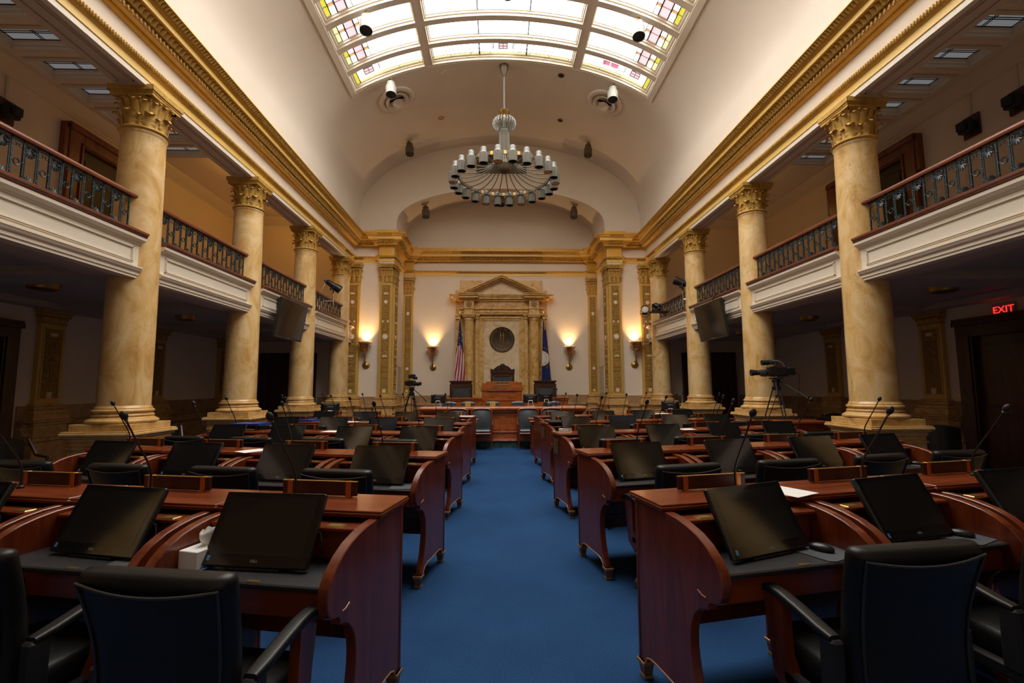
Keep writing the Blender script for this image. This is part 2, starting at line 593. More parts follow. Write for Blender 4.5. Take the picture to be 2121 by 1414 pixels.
# ---- main vault with the skylight openings
OX = [(-4.155, -2.23), (-2.01, 2.01), (2.23, 4.155)]
NROW = 12
OY = [(12.56 - .797 * k - .63, 12.56 - .797 * k) for k in range(NROW)]
xb = set()
for a, c in OX: xb.update((a, c))
xl = []
for i in range(121):
    th = pi * i / 120
    xl.append(-VA * cos(th))
xl = sorted(set([round(x, 4) for x in xl] + [round(x, 4) for x in xb]))
xl = [x for k, x in enumerate(xl) if x in xb or all(abs(x - y) > .02 for y in xb)]
yl = sorted(set([YF, YL + .02, 14.0, 16.85] + [y for o in OY for y in o]))
b = B()
for y0, y1 in zip(yl, yl[1:]):
    for x0, x1 in zip(xl, xl[1:]):
        xm, ym = (x0 + x1) / 2, (y0 + y1) / 2
        if any(a < xm < c for a, c in OX) and any(p < ym < q for p, q in OY):
            continue
        b.add([(x0, y0, vz(x0)), (x1, y0, vz(x1)), (x1, y1, vz(x1)), (x0, y1, vz(x0))], [(0, 3, 2, 1)])
for S in (-1, 1):
    b.add([(S * VA, YF, 7.2), (S * VA, YL, 7.2), (S * VA, YL, VZ), (S * VA, YF, VZ)], [(0, 1, 2, 3)])
struct('ceiling', b, 'vault', smooth=25)
b = B()   # raised border strips around the skylight
for S in (-1, 1):
    x0, x1 = 4.17, 4.30
    pts = [(x0, vz(x0) + .01), (x0, vz(x0) - .035), (x1, vz(x1) - .035), (x1, vz(x1) + .01)]
    b.prism([(S * x, z) for x, z in pts], OY[-1][0] - .2, 12.66, 'xz')
nseg = 40
def vband(b, y0, y1, d0, xlim=4.30, m=0, n=40):
    for i in range(n):
        xa = -xlim + 2 * xlim * i / n; xc = -xlim + 2 * xlim * (i + 1) / n
        b.add([(xa, y0, vz(xa) - d0), (xc, y0, vz(xc) - d0), (xc, y1, vz(xc) - d0), (xa, y1, vz(xa) - d0),
               (xa, y0, vz(xa) + .01), (xc, y0, vz(xc) + .01), (xc, y1, vz(xc) + .01), (xa, y1, vz(xa) + .01)],
              [(0, 1, 2, 3), (0, 1, 5, 4), (3, 2, 6, 7)], m)
vband(b, 12.62, 12.66, .02)
struct('trim_skylight', b, 'cream')

# ---- skylight windows: moulded frame, leaded panes
GLZ = ['gl_white', 'gl_yellow', 'gl_pink', 'gl_rose', 'gl_amber', 'gl_cream']
def skywin(idx, xa, xc, y0, y1, row, side):
    w = thing('window_%d' % idx, None, None, (0, 0, 0)); w['kind'] = 'structure'
    up = .13
    fb = B(); n = max(8, int((xc - xa) / .16))
    TB = 1.25
    steps = [(0, -.012), (.0, .05), (.035, .055), (.035, .10), (.06, .105), (.06, up)]
    def ring(i, k):      # k in 0..3 sides of the opening
        pass
    # frame: nested rectangles following the vault
    def loop(ins, dz):
        P = []
        a, c, p, q = xa + ins, xc - ins, y0 + ins, y1 - ins
        for i in range(n): x = a + (c - a) * i / n; P.append((x, p, vz(x) + dz))
        for i in range(3): y = p + (q - p) * i / 3; P.append((c, y, vz(c) + dz))
        for i in range(n): x = c - (c - a) * i / n; P.append((x, q, vz(x) + dz))
        for i in range(3): y = q - (q - p) * i / 3; P.append((a, y, vz(a) + dz))
        return P
    L = [loop(i, d) for i, d in steps]
    K = len(L[0]); vs = sum(L, [])
    fs = [[j * K + i, j * K + (i + 1) % K, (j + 1) * K + (i + 1) % K, (j + 1) * K + i] for j in range(len(L) - 1) for i in range(K)]
    fb.add(vs, fs)
    obj('window_frame', fb, 'cream', w, smooth=30)
    a, c, p, q = xa + .055, xc - .055, y0 + .055, y1 - .055
    gb = B(); lb = B()
    def pan(xp, xq, yp, yq, m):
        k = max(1, int(abs(xq - xp) / .18))
        for i in range(k):
            s0 = xp + (xq - xp) * i / k; s1 = xp + (xq - xp) * (i + 1) / k
            gb.add([(s0, yp, vz(s0) + up), (s1, yp, vz(s1) + up), (s1, yq, vz(s1) + up), (s0, yq, vz(s0) + up)], [(0, 1, 2, 3)], m)
    def bar(xp, yp, xq, yq, t):
        k = max(1, int(math.hypot(xq - xp, yq - yp) / .25))
        pts = [(xp + (xq - xp) * i / k, yp + (yq - yp) * i / k) for i in range(k + 1)]
        lb.tube([(x, y, vz(x) + up - .010) for x, y in pts], t * TB, 4)
    ym = (p + q) / 2
    if row > 0:
        if side:
            o = a if side < 0 else c       # outer edge
            d = 1 if side < 0 else -1
            e = [o, o + d * .10, o + d * .24, o + d * .46, o + d * .58]
            pan(e[0], e[1], p, ym, 1 if row != 2 else 5); pan(e[0], e[1], ym, q, 5 if row < 3 else 1)
            for u0, u1 in ((e[1], e[2]), (e[3], e[4])):
                pan(u0, u1, p, ym - .045, 0); pan(u0, u1, ym - .045, ym + .045, 4); pan(u0, u1, ym + .045, q, 0)
                bar(u0, ym - .045, u1, ym - .045, .006); bar(u0, ym + .045, u1, ym + .045, .006)
            pan(e[2], e[3], p, ym, 2 if row == 4 else 3); pan(e[2], e[3], ym, q, 3)
            pan(e[4], c if side < 0 else a, p, q, 0)
            for x, t in ((e[1], .012), (e[2], .017), (e[3], .017), (e[4], .010)): bar(x, p, x, q, t)
            bar(e[0], ym, e[1], ym, .006); bar(e[2], ym, e[3], ym, .006)
            x0, x1 = (e[4], c) if side < 0 else (a, e[4])
        else:
            pan(a, c, p, q, 0)
            for x in (-.67, .67): bar(x, p, x, q, .016)
            x0, x1 = a, c
        k = 3 if side else 6       # faint diamond leading
        for i in range(k):
            u0 = x0 + (x1 - x0) * i / k; u1 = x0 + (x1 - x0) * (i + 1) / k; um = (u0 + u1) / 2
            for (s, t2) in (((u0, ym), (um, q - .08)), ((um, q - .08), (u1, ym)), ((u1, ym), (um, p + .08)), ((um, p + .08), (u0, ym))):
                bar(s[0], s[1], t2[0], t2[1], .0022)
    else:
        h = q - p
        y1_, y2_, y3_ = p + .30 * h, p + .72 * h, q - .2 * h
        ye = q - .085                      # pale yellow border along the end
        if side:
            o = a if side < 0 else c; d = 1 if side < 0 else -1
            pan(o, o + d * .09, p, q, 1); xa2, xc2 = (a + .09, c) if side < 0 else (a, c - .09)
            bar(o + d * .09, p, o + d * .09, q, .012)
        else:
            xa2, xc2 = a, c
        pan(xa2, xc2, ye, q, 5)
        cx = (xa2 + .30) if side < 0 else ((xc2 - .30) if side > 0 else 0)
        sq = .12; yc = p + .5 * (ye - p)
        pan(xa2, cx - sq, p, ye, 0); pan(cx + sq, xc2, p, yc - sq * .9, 0)
        pan(cx + sq, xc2, yc + sq * .9, ye, 0)
        if side > 0:
            pan(cx + sq, xc2, yc - sq * .9, yc + sq * .9, 0)
            pan(xa2 + .5, xa2 + .98, yc - .08, yc + .08, 2); pan(xa2 + .98, cx - .3, yc - .08, yc + .08, 3)
        else:
            pan(cx + sq, xc2, yc - sq * .9, yc + sq * .9, 0)
        pan(cx - sq, cx + sq, p, yc - sq * .9, 0); pan(cx - sq, cx + sq, yc + sq * .9, ye, 0)
        pan(cx - sq, cx + sq, yc - sq * .9, yc + sq * .9, 3)
        for s1 in (-1, 1):
            bar(cx - sq, yc + s1 * sq * .9, cx + sq, yc + s1 * sq * .9, .011); bar(cx + s1 * sq, yc - sq * .9, cx + s1 * sq, yc + sq * .9, .011)
        bar(cx, yc - sq * .9, cx, yc + sq * .9, .006); bar(cx - sq, yc, cx + sq, yc, .006)
        gap = .28
        for lo_, hi_ in ((xa2, cx - gap), (cx + gap, xc2)):
            if hi_ - lo_ < .25: continue
            for yy in (yc - .085, yc + .085): bar(lo_, yy, hi_, yy, .009)
            bar(lo_, ye, hi_, ye, .006)
            k = max(1, int((hi_ - lo_) / .42))
            for i in range(k + 1):
                x = lo_ + (hi_ - lo_) * i / k
                bar(x, p, x, yc + .085 if i else ye, .005)
                if i:
                    bar(x - .08, ye, x - .08, q, .005)
            xe = hi_ if hi_ < cx else lo_
            bar(xe, yc - .085, xe, yc + .085, .013)
        if not side:
            for x in (-.67, .67): bar(x, p, x, q, .017)
    obj('pane', gb, GLZ, w, smooth=0)
    obj('came', lb, 'lead', w, smooth=0)
wi = 1
for k in range(NROW):
    for (a, c), sd in zip(OX, (-1, 0, 1)):
        skywin(wi, a, c, OY[k][0], OY[k][1], k, sd); wi += 1

# ---- entablature
PL = [(-XE, YF), (-XE, YB), (-4.57, YB), (-4.57, 17.19), (-4.02, 17.19), (-4.02, 18.06), (-4.08, 18.06), (-4.08, 19.38), (-3.67, 19.38), (-3.67, YR)]
PATH = PL + [(-x, y) for x, y in PL[::-1]]
arch = [(-.06, 6.226), (.01, 6.226), (.01, 6.315), (.025, 6.315), (.025, 6.44), (.05, 6.447), (.095, 6.465), (.105, 6.50), (.075, 6.535), (.03, 6.55), (0, 6.552)]
b = B(); b.sweep(arch, PATH, mp=[0, 0, 1, 1, 1, 2, 2, 2, 2, 1])
def along(path, step):
    out = []
    for (x0, y0), (x1, y1) in zip(path, path[1:]):
        L = math.hypot(x1 - x0, y1 - y0); k = max(1, int(L / step))
        tx, ty = (x1 - x0) / L, (y1 - y0) / L
        for i in range(k):
            s = L * (i + .5) / k
            out.append((x0 + tx * s, y0 + ty * s, tx, ty, L / k))
    return out
def orn(b, step, d, z, fn, m):
    for x, y, tx, ty, st in along(PATH, step):
        if y < 1.0: continue
        nx, ny = ty, -tx
        b.M = Matrix(((tx, nx, 0, x + nx * d), (ty, ny, 0, y + ny * d), (0, 0, 1, z), (0, 0, 0, 1)))
        fn(b, st, m)
    b.M = None
def f_bead(b, st, m): b.ball((0, 0, 0), .026, 6, m, (.72, .8, 1.15))
def f_egg(b, st, m): b.ball((0, 0, 0), .040, 6, m, (.72, .8, 1))
def f_tooth(b, st, m): b.box(-st * .3, st * .3, -.02, .045, -.035, .035, m)
def f_chev(b, st, m):
    h = st * .47
    b.add([(-h, 0, -.04), (0, .04, -.05), (h, 0, -.04), (h, .05, .045), (0, .10, .03), (-h, .05, .045)],
          [(0, 1, 4, 5), (1, 2, 3, 4), (0, 1, 2), (3, 4, 5)], m)
def f_leafb(b, st, m):
    h = st * .46
    b.add([(-h, 0, -.03), (0, .03, -.032), (h, 0, -.03), (h * .6, .05, .02), (0, .085, .025), (-h * .6, .05, .02)],
          [(0, 1, 4, 5), (1, 2, 3, 4), (0, 1, 2)], m)
orn(b, .046, .10, 6.495, f_bead, 2)
struct('trim_architrave', b, ['cream', 'yellowpaint', 'oldgold'])
b = B(); b.sweep([(-.012, 6.55), (-.012, 6.875)], PATH, cap=False)
struct('trim_frieze', b, 'ivory')
corn = [(-.02, 6.87), (.04, 6.885), (.06, 6.905), (.06, 6.925), (.15, 6.93), (.165, 6.94), (.17, 7.005), (.20, 7.01), (.215, 7.02),
        (.235, 7.075), (.25, 7.09), (.335, 7.098), (.335, 7.195), (.36, 7.20), (.365, 7.215), (.385, 7.22), (.40, 7.235), (.455, 7.27), (.485, 7.278), (.485, 7.295), (.15, 7.32), (.15, 7.5)]
b = B(); b.sweep(corn, PATH, mp=[0, 0, 0, 0, 1, 1, 1, 1, 1, 0, 0, 2, 0, 0, 0, 1, 1, 0, 0, 0, 0])
orn(b, .078, .165, 6.968, f_egg, 1)
orn(b, .088, .20, 7.045, f_chev, 3)
orn(b, .062, .40, 7.245, f_leafb, 3)
struct('trim_cornice', b, ['gold', 'oldgold', 'yellowpaint', 'oldgold'])
# gilded blocks in the frieze over the pilasters
b = B()
for S in (-1, 1):
    b.box(S * 4.57, S * 4.05, 17.175, 17.2, 6.55, 6.88); b.box(S * 4.02, S * 4.0, 17.19, 18.06, 6.55, 6.88)
    b.box(S * 4.08, S * 3.67, 19.36, 19.39, 6.55, 6.88)
struct('trim_frieze_blocks', b, 'gold')

# beams over the colonnade, and slab over the galleries
for S, nm in ((-1, 'left'), (1, 'right')):
    b = B()
    b.box(S * (XE + .05), S * 5.95, YF, YB, 6.23, 8.3)
    b.box(S * 5.35, S * 5.6, YF, YB, 7.18, 7.3)
    for y0 in [COLY[0] - 3.13] + COLY[:-1]:     # sunk panel mouldings on the soffit
        a, c, p, q = XE + .10, 5.87, y0 + .42, y0 + 3.13 - .42
        for i0, i1, z in ((0, .02, .012), (.03, .045, .02)):
            b.box(S * (a + i0), S * (a + i1), p, q, 6.23 - z, 6.24); b.box(S * (c - i0), S * (c - i1), p, q, 6.23 - z, 6.24)
            b.box(S * a, S * c, p + i0, p + i1, 6.23 - z, 6.24); b.box(S * a, S * c, q - i0, q - i1, 6.23 - z, 6.24)
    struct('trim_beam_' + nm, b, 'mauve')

# ---- gallery ceilings with glazed coffers
CY = [(12.53 - .815 * k - .5, 12.53 - .815 * k) for k in range(12)]
for S, nm in ((-1, 'left'), (1, 'right')):
    CX = (6.30, 9.25)
    b = B()
    ys = sorted(set([YF, YB] + [y for o in CY for y in o]))
    for y0, y1 in zip(ys, ys[1:]):
        ym = (y0 + y1) / 2
        if any(p < ym < q for p, q in CY):
            b.box(S * 5.95, S * CX[0], y0, y1, 8.0, 8.4); b.box(S * CX[1], S * XW, y0, y1, 8.0, 8.4)
        else:
            b.box(S * 5.95, S * XW, y0, y1, 8.0, 8.4)
    struct('ceiling_gallery_' + nm, b, 'ivory')
    b = B()
    cr = [(0, 7.70), (.02, 7.70), (.03, 7.74), (.10, 7.80), (.14, 7.86), (.22, 7.93), (.24, 7.99), (.30, 8.0)]
    if S < 0: b.sweep(cr, [(-XW, YF), (-XW, YB), (-5.95, YB)])
    else: b.sweep(cr, [(5.95, YB), (XW, YB), (XW, YF)])
    struct('trim_gallery_' + nm, b, 'cream')
    for p, q in CY[:9]:
        w = thing('window_%d' % wi, None, None); w['kind'] = 'structure'; wi += 1
        fb = B()
        xa, xc = min(S * CX[0], S * CX[1]), max(S * CX[0], S * CX[1])
        L = []
        for ins, z in ((-.07, 7.99), (-.06, 7.955), (-.02, 7.95), (.006, 7.97), (.006, 8.03), (.025, 8.04), (.03, 8.09), (.05, 8.10), (.05, 8.15)):
            L += [(xa + ins, p + ins, z), (xc - ins, p + ins, z), (xc - ins, q - ins, z), (xa + ins, q - ins, z)]
        fb.add(L, [[4 * j + i, 4 * j + (i + 1) % 4, 4 * j + 4 + (i + 1) % 4, 4 * j + 4 + i] for j in range(8) for i in range(4)])
        obj('window_frame', fb, 'cream', w, smooth=0)
        gb = B(); gb.box(xa + .04, xc - .04, p + .04, q - .04, 8.13, 8.14)
        obj('pane', gb, 'gl_dim', w)
        lb = B()
        for k in range(6):
            x = xa + .05 + (xc - xa - .1) * k / 5
            for dx in (-.022, .022):
                if xa + .04 < x + dx < xc - .04: lb.box(x + dx - .006, x + dx + .006, p + .05, q - .05, 8.118, 8.13)
        for y in (p + .06, (p + q) / 2 - .022, (p + q) / 2 + .022, q - .06): lb.box(xa + .05, xc - .05, y - .006, y + .006, 8.118, 8.13)
        obj('came', lb, 'lead', w, smooth=0)

# ---- gallery slab, soffit beams, fascias
for S, nm in ((-1, 'left'), (1, 'right')):
    b = B()
    b.box(S * 5.6, S * XW, YF, YB, 3.42, 3.60)
    b.box(S * 5.56, S * 6.05, YF, YB, 3.27, 3.62)
    b.box(S * 9.35, S * XW, YF, YB, 3.30, 3.45)
    for y in [COLY[0] - 3.13] + COLY:
        b.box(S * 6.0, S * XW, y - .30, y + .30, 3.29, 3.45)
        for d in (-.34, .30): b.box(S * 6.0, S * XW, y + d, y + d + .04, 3.36, 3.45)
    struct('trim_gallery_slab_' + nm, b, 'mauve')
fas = [(-.15, 3.268), (0, 3.268), (0, 3.305), (.016, 3.31), (.016, 3.355), (.03, 3.36), (.045, 3.375), (.05, 3.40), (.06, 3.41), (.06, 3.43), (.0, 3.445), (0, 3.765), (.02, 3.772),
       (.03, 3.795), (.075, 3.822), (.09, 3.83), (.09, 3.875), (-.15, 3.875)]
cap = [(-.15, 3.872), (.09, 3.872), (.105, 3.885), (.105, 3.905), (.125, 3.915), (.125, 3.945), (-.15, 3.945)]
def fascia(S, y0, y1, nm):
    p = [(-XE, y0), (-XE, y1)] if S < 0 else [(XE, y1), (XE, y0)]
    b = B(); b.sweep(fas, p, m=0)
    b.sweep(cap, p, m=1)
    def fr(a, c, z0, z1, t, d):
        xx = S * (XE - d), S * (XE + .02)
        b.box(*xx, a, c, z0, z0 + t, 0); b.box(*xx, a, c, z1 - t, z1, 0)
        b.box(*xx, a, a + t, z0, z1, 0); b.box(*xx, c - t, c, z0, z1, 0)
    a, c = y0 + .13, y1 - .13
    fr(a, c, 3.485, 3.725, .012, .014); fr(a + .016, c - .016, 3.501, 3.709, .012, .022); fr(a + .03, c - .03, 3.515, 3.695, .008, .01)
    struct(nm, b, ['cream', 'rail'])
BAYS = [(COLY[0] - 3.13, COLY[0])] + list(zip(COLY, COLY[1:])) 
for S, nm in ((-1, 'left'), (1, 'right')):
    for k, (y0, y1) in enumerate(BAYS):
        fascia(S, y0 + .20, y1 - .20, 'trim_gallery_fascia_%s_%d' % (nm, k + 1))
    fascia(S, COLY[3] + .2, YB + .05, 'trim_gallery_fascia_%s_5' % nm)

# ---- marble wainscot (baseboards) round the room
wain = [(.0, 0), (.16, 0), (.16, .12), (.13, .15), (.10, .17), (.10, .62), (.12, .64), (.14, .68), (.19, .70), (.19, .74), (.15, .78), (.12, .82), (.12, .87), (.16, .90), (.16, .93),
        (.10, .97), (.06, .99), (.03, 1.0), (.03, 1.30), (0, 1.30)]
DOOR_Y = (6.75, 9.62)
for S, nm in ((-1, 'left'), (1, 'right')):
    b = B()
    if S < 0:
        b.sweep(wain, [(-XW, YF), (-XW, DOOR_Y[0])]); b.sweep(wain, [(-XW, DOOR_Y[1]), (-XW, YB), (-8.95, YB)]); b.sweep(wain, [(-6.72, YB), (-4.08, YB), (-4.08, YR), (0, YR)])
    else:
        b.sweep(wain, [(XW, DOOR_Y[0]), (XW, YF)]); b.sweep(wain, [(8.95, YB), (XW, YB), (XW, DOOR_Y[1])]); b.sweep(wain, [(0, YR), (4.08, YR), (4.08, YB), (6.72, YB)])
    struct('baseboard_' + nm, b, 'wainscot')

# ---- doors
def ypt(S, x, y): return (S * x, y)
def sidedoor(S, nm, y0, y1, ztop, z0, wfr, frame, leafm, ear=0.0):
    d = thing(nm, None, None); d['kind'] = 'structure'
    b = B()
    xi, xo = XW - .14, XW + .02
    b.box(S * xi, S * xo, y0 - wfr, y0, z0, ztop + wfr, 0, .01); b.box(S * xi, S * xo, y1, y1 + wfr, z0, ztop + wfr, 0, .01)
    b.box(S * xi, S * xo, y0, y1, ztop, ztop + wfr, 0, .01)
    for t, dd in ((.0, .05), (.06, .03)):
        b.box(S * (xi - dd), S * xo, y0 - wfr - .03, y1 + wfr + .03, ztop + wfr - .09 + t * .5, ztop + wfr + t, 0, .008)
    b.box(S * (xi - .03), S * xo, y0 - .07, y0 - .03, z0, ztop + .05); b.box(S * (xi - .03), S * xo, y1 + .03, y1 + .07, z0, ztop + .05)
    b.box(S * (xi - .03), S * xo, y0 - .07, y1 + .07, ztop + .03, ztop + .07)
    if ear:
        for yy in (y0 - wfr - ear, y1 + wfr): b.box(S * (xi + .02), S * xo, yy, yy + ear, ztop + wfr - .85, ztop + wfr + .02, 0, .01)
    obj('door_frame', b, frame, d)
    ym = (y0 + y1) / 2
    for a, c in ((y0, ym - .006), (ym + .006, y1)):
        b = B()
        b.box(S * (XW - .03), S * XW, a, c, z0, ztop)
        h = ztop - z0
        for p, q in ((.06, .40), (.46, .94)):
            for i in (0, .03):
                b.box(S * (XW - .045 - i * .3), S * (XW - .02), a + .12 + i, c - .12 - i, z0 + h * p + i, z0 + h * q - i, 0, .006)
        lf = obj('door_leaf', b, leafm, d)
        pb = B(); yy = c - .09 if a == y0 else a + .03
        pb.box(S * (XW - .05), S * (XW - .028), yy, yy + .06, z0 + 1.0, z0 + 1.45, 0, .01)
        pb.tube([(S * (XW - .05), yy + .03, z0 + 1.05), (S * (XW - .09), yy + .03, z0 + 1.1), (S * (XW - .09), yy + .03, z0 + 1.35), (S * (XW - .05), yy + .03, z0 + 1.4)], .012, 6)
        obj('pull_handle', pb, 'darkbrass', lf)
    return d
sidedoor(-1, 'door_1', 7.15, 9.15, 2.62, 0, .30, 'dwood', 'dwood')
sidedoor(1, 'door_2', 7.15, 9.22, 2.63, 0, .33, 'dwood', 'dwood')
for S, nm in ((-1, 'door_3'), (1, 'door_4')):
    d = sidedoor(S, nm, 10.45, 12.55, 7.10, 3.6, .36, 'doorwood', 'doorblack', ear=.10)  # black leaves stand for dark open doorways
    b = B(); b.box(S * (XW - .052), S * (XW - .03), 10.75, 11.25, 4.05, 5.35, 0); b.box(S * (XW - .056), S * (XW - .03), 10.80, 11.12, 4.1, 4.85, 1)  # painted patch for the lit corridor seen through the doorway
    obj('vision_panel', b, ['yellowwall', 'grey'], d)
for S, nm in ((-1, 'door_5'), (1, 'door_6')):      # doorways at the far ends of the aisles
    d = thing(nm, None, None); d['kind'] = 'structure'
    b = B(); a, c = 7.05, 8.55
    for x in (a - .26, c): b.box(S * x, S * (x + .26), YB - .14, YB + .02, 0, 2.86, 0, .01)
    b.box(S * (a - .26), S * (c + .26), YB - .15, YB + .02, 2.58, 2.9, 0, .01)
    obj('door_frame', b, 'dwood', d)
    b = B(); b.box(S * a, S * c, YB - .04, YB - .005, 0, 2.58)
    for p, q in ((.15, 1.0), (1.12, 2.42)):
        for u, v in ((a + .1, a + .66), (a + .84, c - .1)): b.box(S * u, S * v, YB - .06, YB - .03, p, q, 0, .01)
    obj('door_leaf', b, 'dwood', d)
# ================================================================ COLUMNS
def rad(a, r, cx=0, cy=0): return (cx + r * cos(a), cy + r * sin(a))
def acanthus_ring(b, n, r, z, h, w, bow, curl, m, lobes, off=0.0):
    for k in range(n):
        a = 2 * pi * (k + off) / n
        out = (cos(a), sin(a), 0); sd = (-sin(a), cos(a), 0)
        b.leaf((r * cos(a), r * sin(a), z), out, sd, h, w, bow, curl, m, lobes, nu=6, nt=14)
def make_column():
    t = thing('marble_column', 'x', 'column', group='golden marble columns of the colonnade')
    ped = B()
    h = .41
    for hw, z0, z1, c in ((.47, 0, .10, .006), (.44, .10, .16, .01), (h, .16, .84, .004), (.43, .80, .83, .006), (.43, .90, .955, .008), (.46, .955, .985, .008), (.49, .985, 1.03, .012), (.475, 1.03, 1.05, .006), (.415, .84, .90, .01)):
        ped.box(-hw, hw, -hw, hw, z0, z1, 0, c)
    obj('pedestal', ped, 'marble_base', t)
    ba = B(); ba.box(-.415, .415, -.415, .415, 1.05, 1.145, 0, .005)
    pr = [(.0, 1.145), (.40, 1.145)]
    def torus(r, z0, z1, k=7):
        c = (z0 + z1) / 2; h2 = (z1 - z0) / 2
        return [(r + h2 * cos(a), c + h2 * sin(a)) for a in [-pi / 2 + pi * i / k for i in range(k + 1)]]
    pr += torus(.405, 1.146, 1.205) + [(.395, 1.215), (.375, 1.225), (.365, 1.24)] + torus(.36, 1.243, 1.272) + [(.355, 1.282), (.352, 1.296)] + torus(.352, 1.30, 1.345) + [(.347, 1.35), (.347, 1.365), (.335, 1.38), (.325, 1.40)]
    ba.lathe(pr, 48)
    obj('base', ba, 'marble_base', t)
    sh = B(); pr = []
    for i in range(25):
        s = i / 24; z = 1.39 + (5.52 - 1.39) * s
        pr.append((.322 - .036 * s ** 1.7, z))
    pr += [(.29, 5.53), (.30, 5.545), (.305, 5.56), (.30, 5.575), (.29, 5.58)]
    sh.lathe(pr, 48)
    obj('shaft', sh, 'marble', t)
    cp = B()
    cp.lathe([(.29, 5.575), (.318, 5.585), (.33, 5.60), (.318, 5.618), (.297, 5.625), (.275, 5.64), (.268, 5.86), (.272, 5.98), (.30, 6.06), (.335, 6.09), (.30, 6.12)], 40)
    acanthus_ring(cp, 8, .272, 5.63, .165, .17, .03, .085, 1, 3.5)
    acanthus_ring(cp, 8, .268, 5.64, .13, .10, .015, .06, 1, 3.5, .5)
    acanthus_ring(cp, 16, .262, 5.66, .33, .095, .055, .065, 0, 0, .5)
    acanthus_ring(cp, 16, .255, 5.66, .37, .06, .05, .05, 0, 0, 0)
    R = .345; pts = []                        # slightly concave-sided abacus
    for s in range(4):
        a = pi / 2 * s
        for i in range(9):
            u = -1 + 2 * i / 8
            x = u * (R - .004); y = R - .012 * (1 - u * u)
            pts.append((x * cos(a) - y * sin(a), x * sin(a) + y * cos(a)))
    cp.prism([(x * .92, y * .92) for x, y in pts], 6.09, 6.135, 'xy', 0)
    cp.prism([(x * .95, y * .95) for x, y in pts], 6.135, 6.165, 'xy', 0); cp.prism(pts, 6.165, 6.245, 'xy', 0)
    obj('capital', cp, ['oldgold', 'oldgold'], t)
    return t
colm = make_column()
ORD = ['nearest', 'second nearest', 'third', 'farthest, by the end wall']
for S, nm in ((-1, 'left'), (1, 'right')):
    for k, y in enumerate(COLY):
        at(colm, (S * XC, y, 0), 0, 'golden marble column on a square pedestal, %s in the colonnade %s of the aisle' % (ORD[k].replace('farthest, by the end wall', 'farthest'), nm))

    for y, w in ((COLY[0] - 3.13, 'beside the nearest desks'), (COLY[0] - 6.26, 'level with the chairs of the nearest desks')):
        at(colm, (S * XC, y, 0), 0, 'golden marble column %s, %s of the aisle, seen in screen reflections' % (w, nm))

# ================================================================ PILASTERS
def scroll(b, cx, cz, r, d, m, y=0.0, t=.009, turns=1.6, a0=0.0):
    pts = []
    for i in range(int(14 * turns) + 1):
        u = i / (14 * turns)
        a = a0 + d * 2 * pi * turns * u; rr = r * (1 - .85 * u)
        pts.append((cx + rr * cos(a), y - .012, cz + rr * sin(a)))
    b.tube(pts, [t * (1 - .4 * i / len(pts)) for i in range(len(pts))], 5, m)
def relief(b, w, z0, z1, y, seed, keep=()):
    rr = random.Random(seed)
    z = z0 + .04
    hw = w / 2
    while z < z1 - .1:
        if any(a - .03 < z < c + .03 for a, c in keep):
            z += .03; continue
        k = rr.choice((0, 1, 2, 3))
        s = min(hw * .62, .062)
        for d in (-1, 1):
            if k == 0:
                scroll(b, d * hw * .48, z + s, s, d, 1, y, .015, 1.3, pi / 2)
                b.ball((d * hw * .48, y - .012, z + s), .016, 6, 1)
            elif k == 1:
                for j in range(3):
                    a = pi / 2 + d * (.45 + .5 * j)
                    b.ball((d * hw * .15 + cos(a) * s * .9, y - .010, z + s * .4 + sin(a) * s * .9), s * .5, 6, 1, (.75, .25, .42))
            elif k == 2:
                scroll(b, d * hw * .5, z + s * .8, s * .85, -d, 1, y, .016, 1.1, -pi / 2)
                b.ball((d * hw * .86, y - .008, z + s * 1.5), s * .35, 6, 1, (.6, .3, 1))
            else:
                for j in range(4):
                    b.ball((d * (hw * .25 + hw * .15 * j), y - .01, z + s * (.3 + .35 * j)), s * .32, 6, 1, (.9, .35, .6))
            b.ball((d * hw * .93, y - .006, z + s * .6), s * .34, 6, 1, (.5, .3, 1.2))
        if k in (1, 3): b.ball((0, y - .012, z + s), s * .4, 8, 1, (.5, .4, 1.2))
        else: b.box(-.008, .008, y - .018, y, z, z + 2 * s, 1)
        if rr.random() < .35:
            b.box(-hw * .85, hw * .85, y - .018, y, z + 2.05 * s, z + 2.05 * s + .016, 1)
            z += .03
        z += 1.75 * s
    return b
def pil_capital(b, w, dpt, z0, z1, y):
    # flattened Corinthian capital facing -y; back plane at y
    h = z1 - z0
    b.box(-w / 2, w / 2, y - dpt, y, z0, z1 - .08, 0)
    b.box(-w / 2 - .02, w / 2 + .02, y - dpt - .02, y, z0, z0 + .025, 0, .008)
    b.box(-w / 2 - .01, w / 2 + .01, y - dpt - .012, y, z0 + .03, z0 + .045, 0)
    b.box(-w / 2 - .06, w / 2 + .06, y - dpt - .06, y, z1 - .14, z1 - .07, 0, .01); b.box(-w / 2 - .085, w / 2 + .085, y - dpt - .085, y, z1 - .07, z1, 0, .01)
    n1 = 3
    for k in range(n1):
        x = -w / 2 + w * (k + .5) / n1
        b.leaf((x, y - dpt, z0 + .04), (0, -1, 0), (1, 0, 0), h * .26, w / n1 * 1.1, .02, .06, 1, 3.5, nu=6, nt=12)
    for k in range(5):
        x = -w / 2 + w * (k + .5) / 5
        b.leaf((x, y - dpt, z0 + .16), (0, -1, 0), (1, 0, 0), h * .42, w / 5 * 1.1, .03, .055, 1, 0, nu=4, nt=10)
    for s in (-1, 1):
        for zz, hh, mm, lb in ((z0 + .04, h * .26, 1, 3.5), (z0 + .16, h * .42, 1, 0)):
            b.leaf((s * w / 2, y - dpt / 2, zz), (s, 0, 0), (0, 1, 0), hh, dpt * 1.1, .025, .055, mm, lb, nu=4, nt=10)
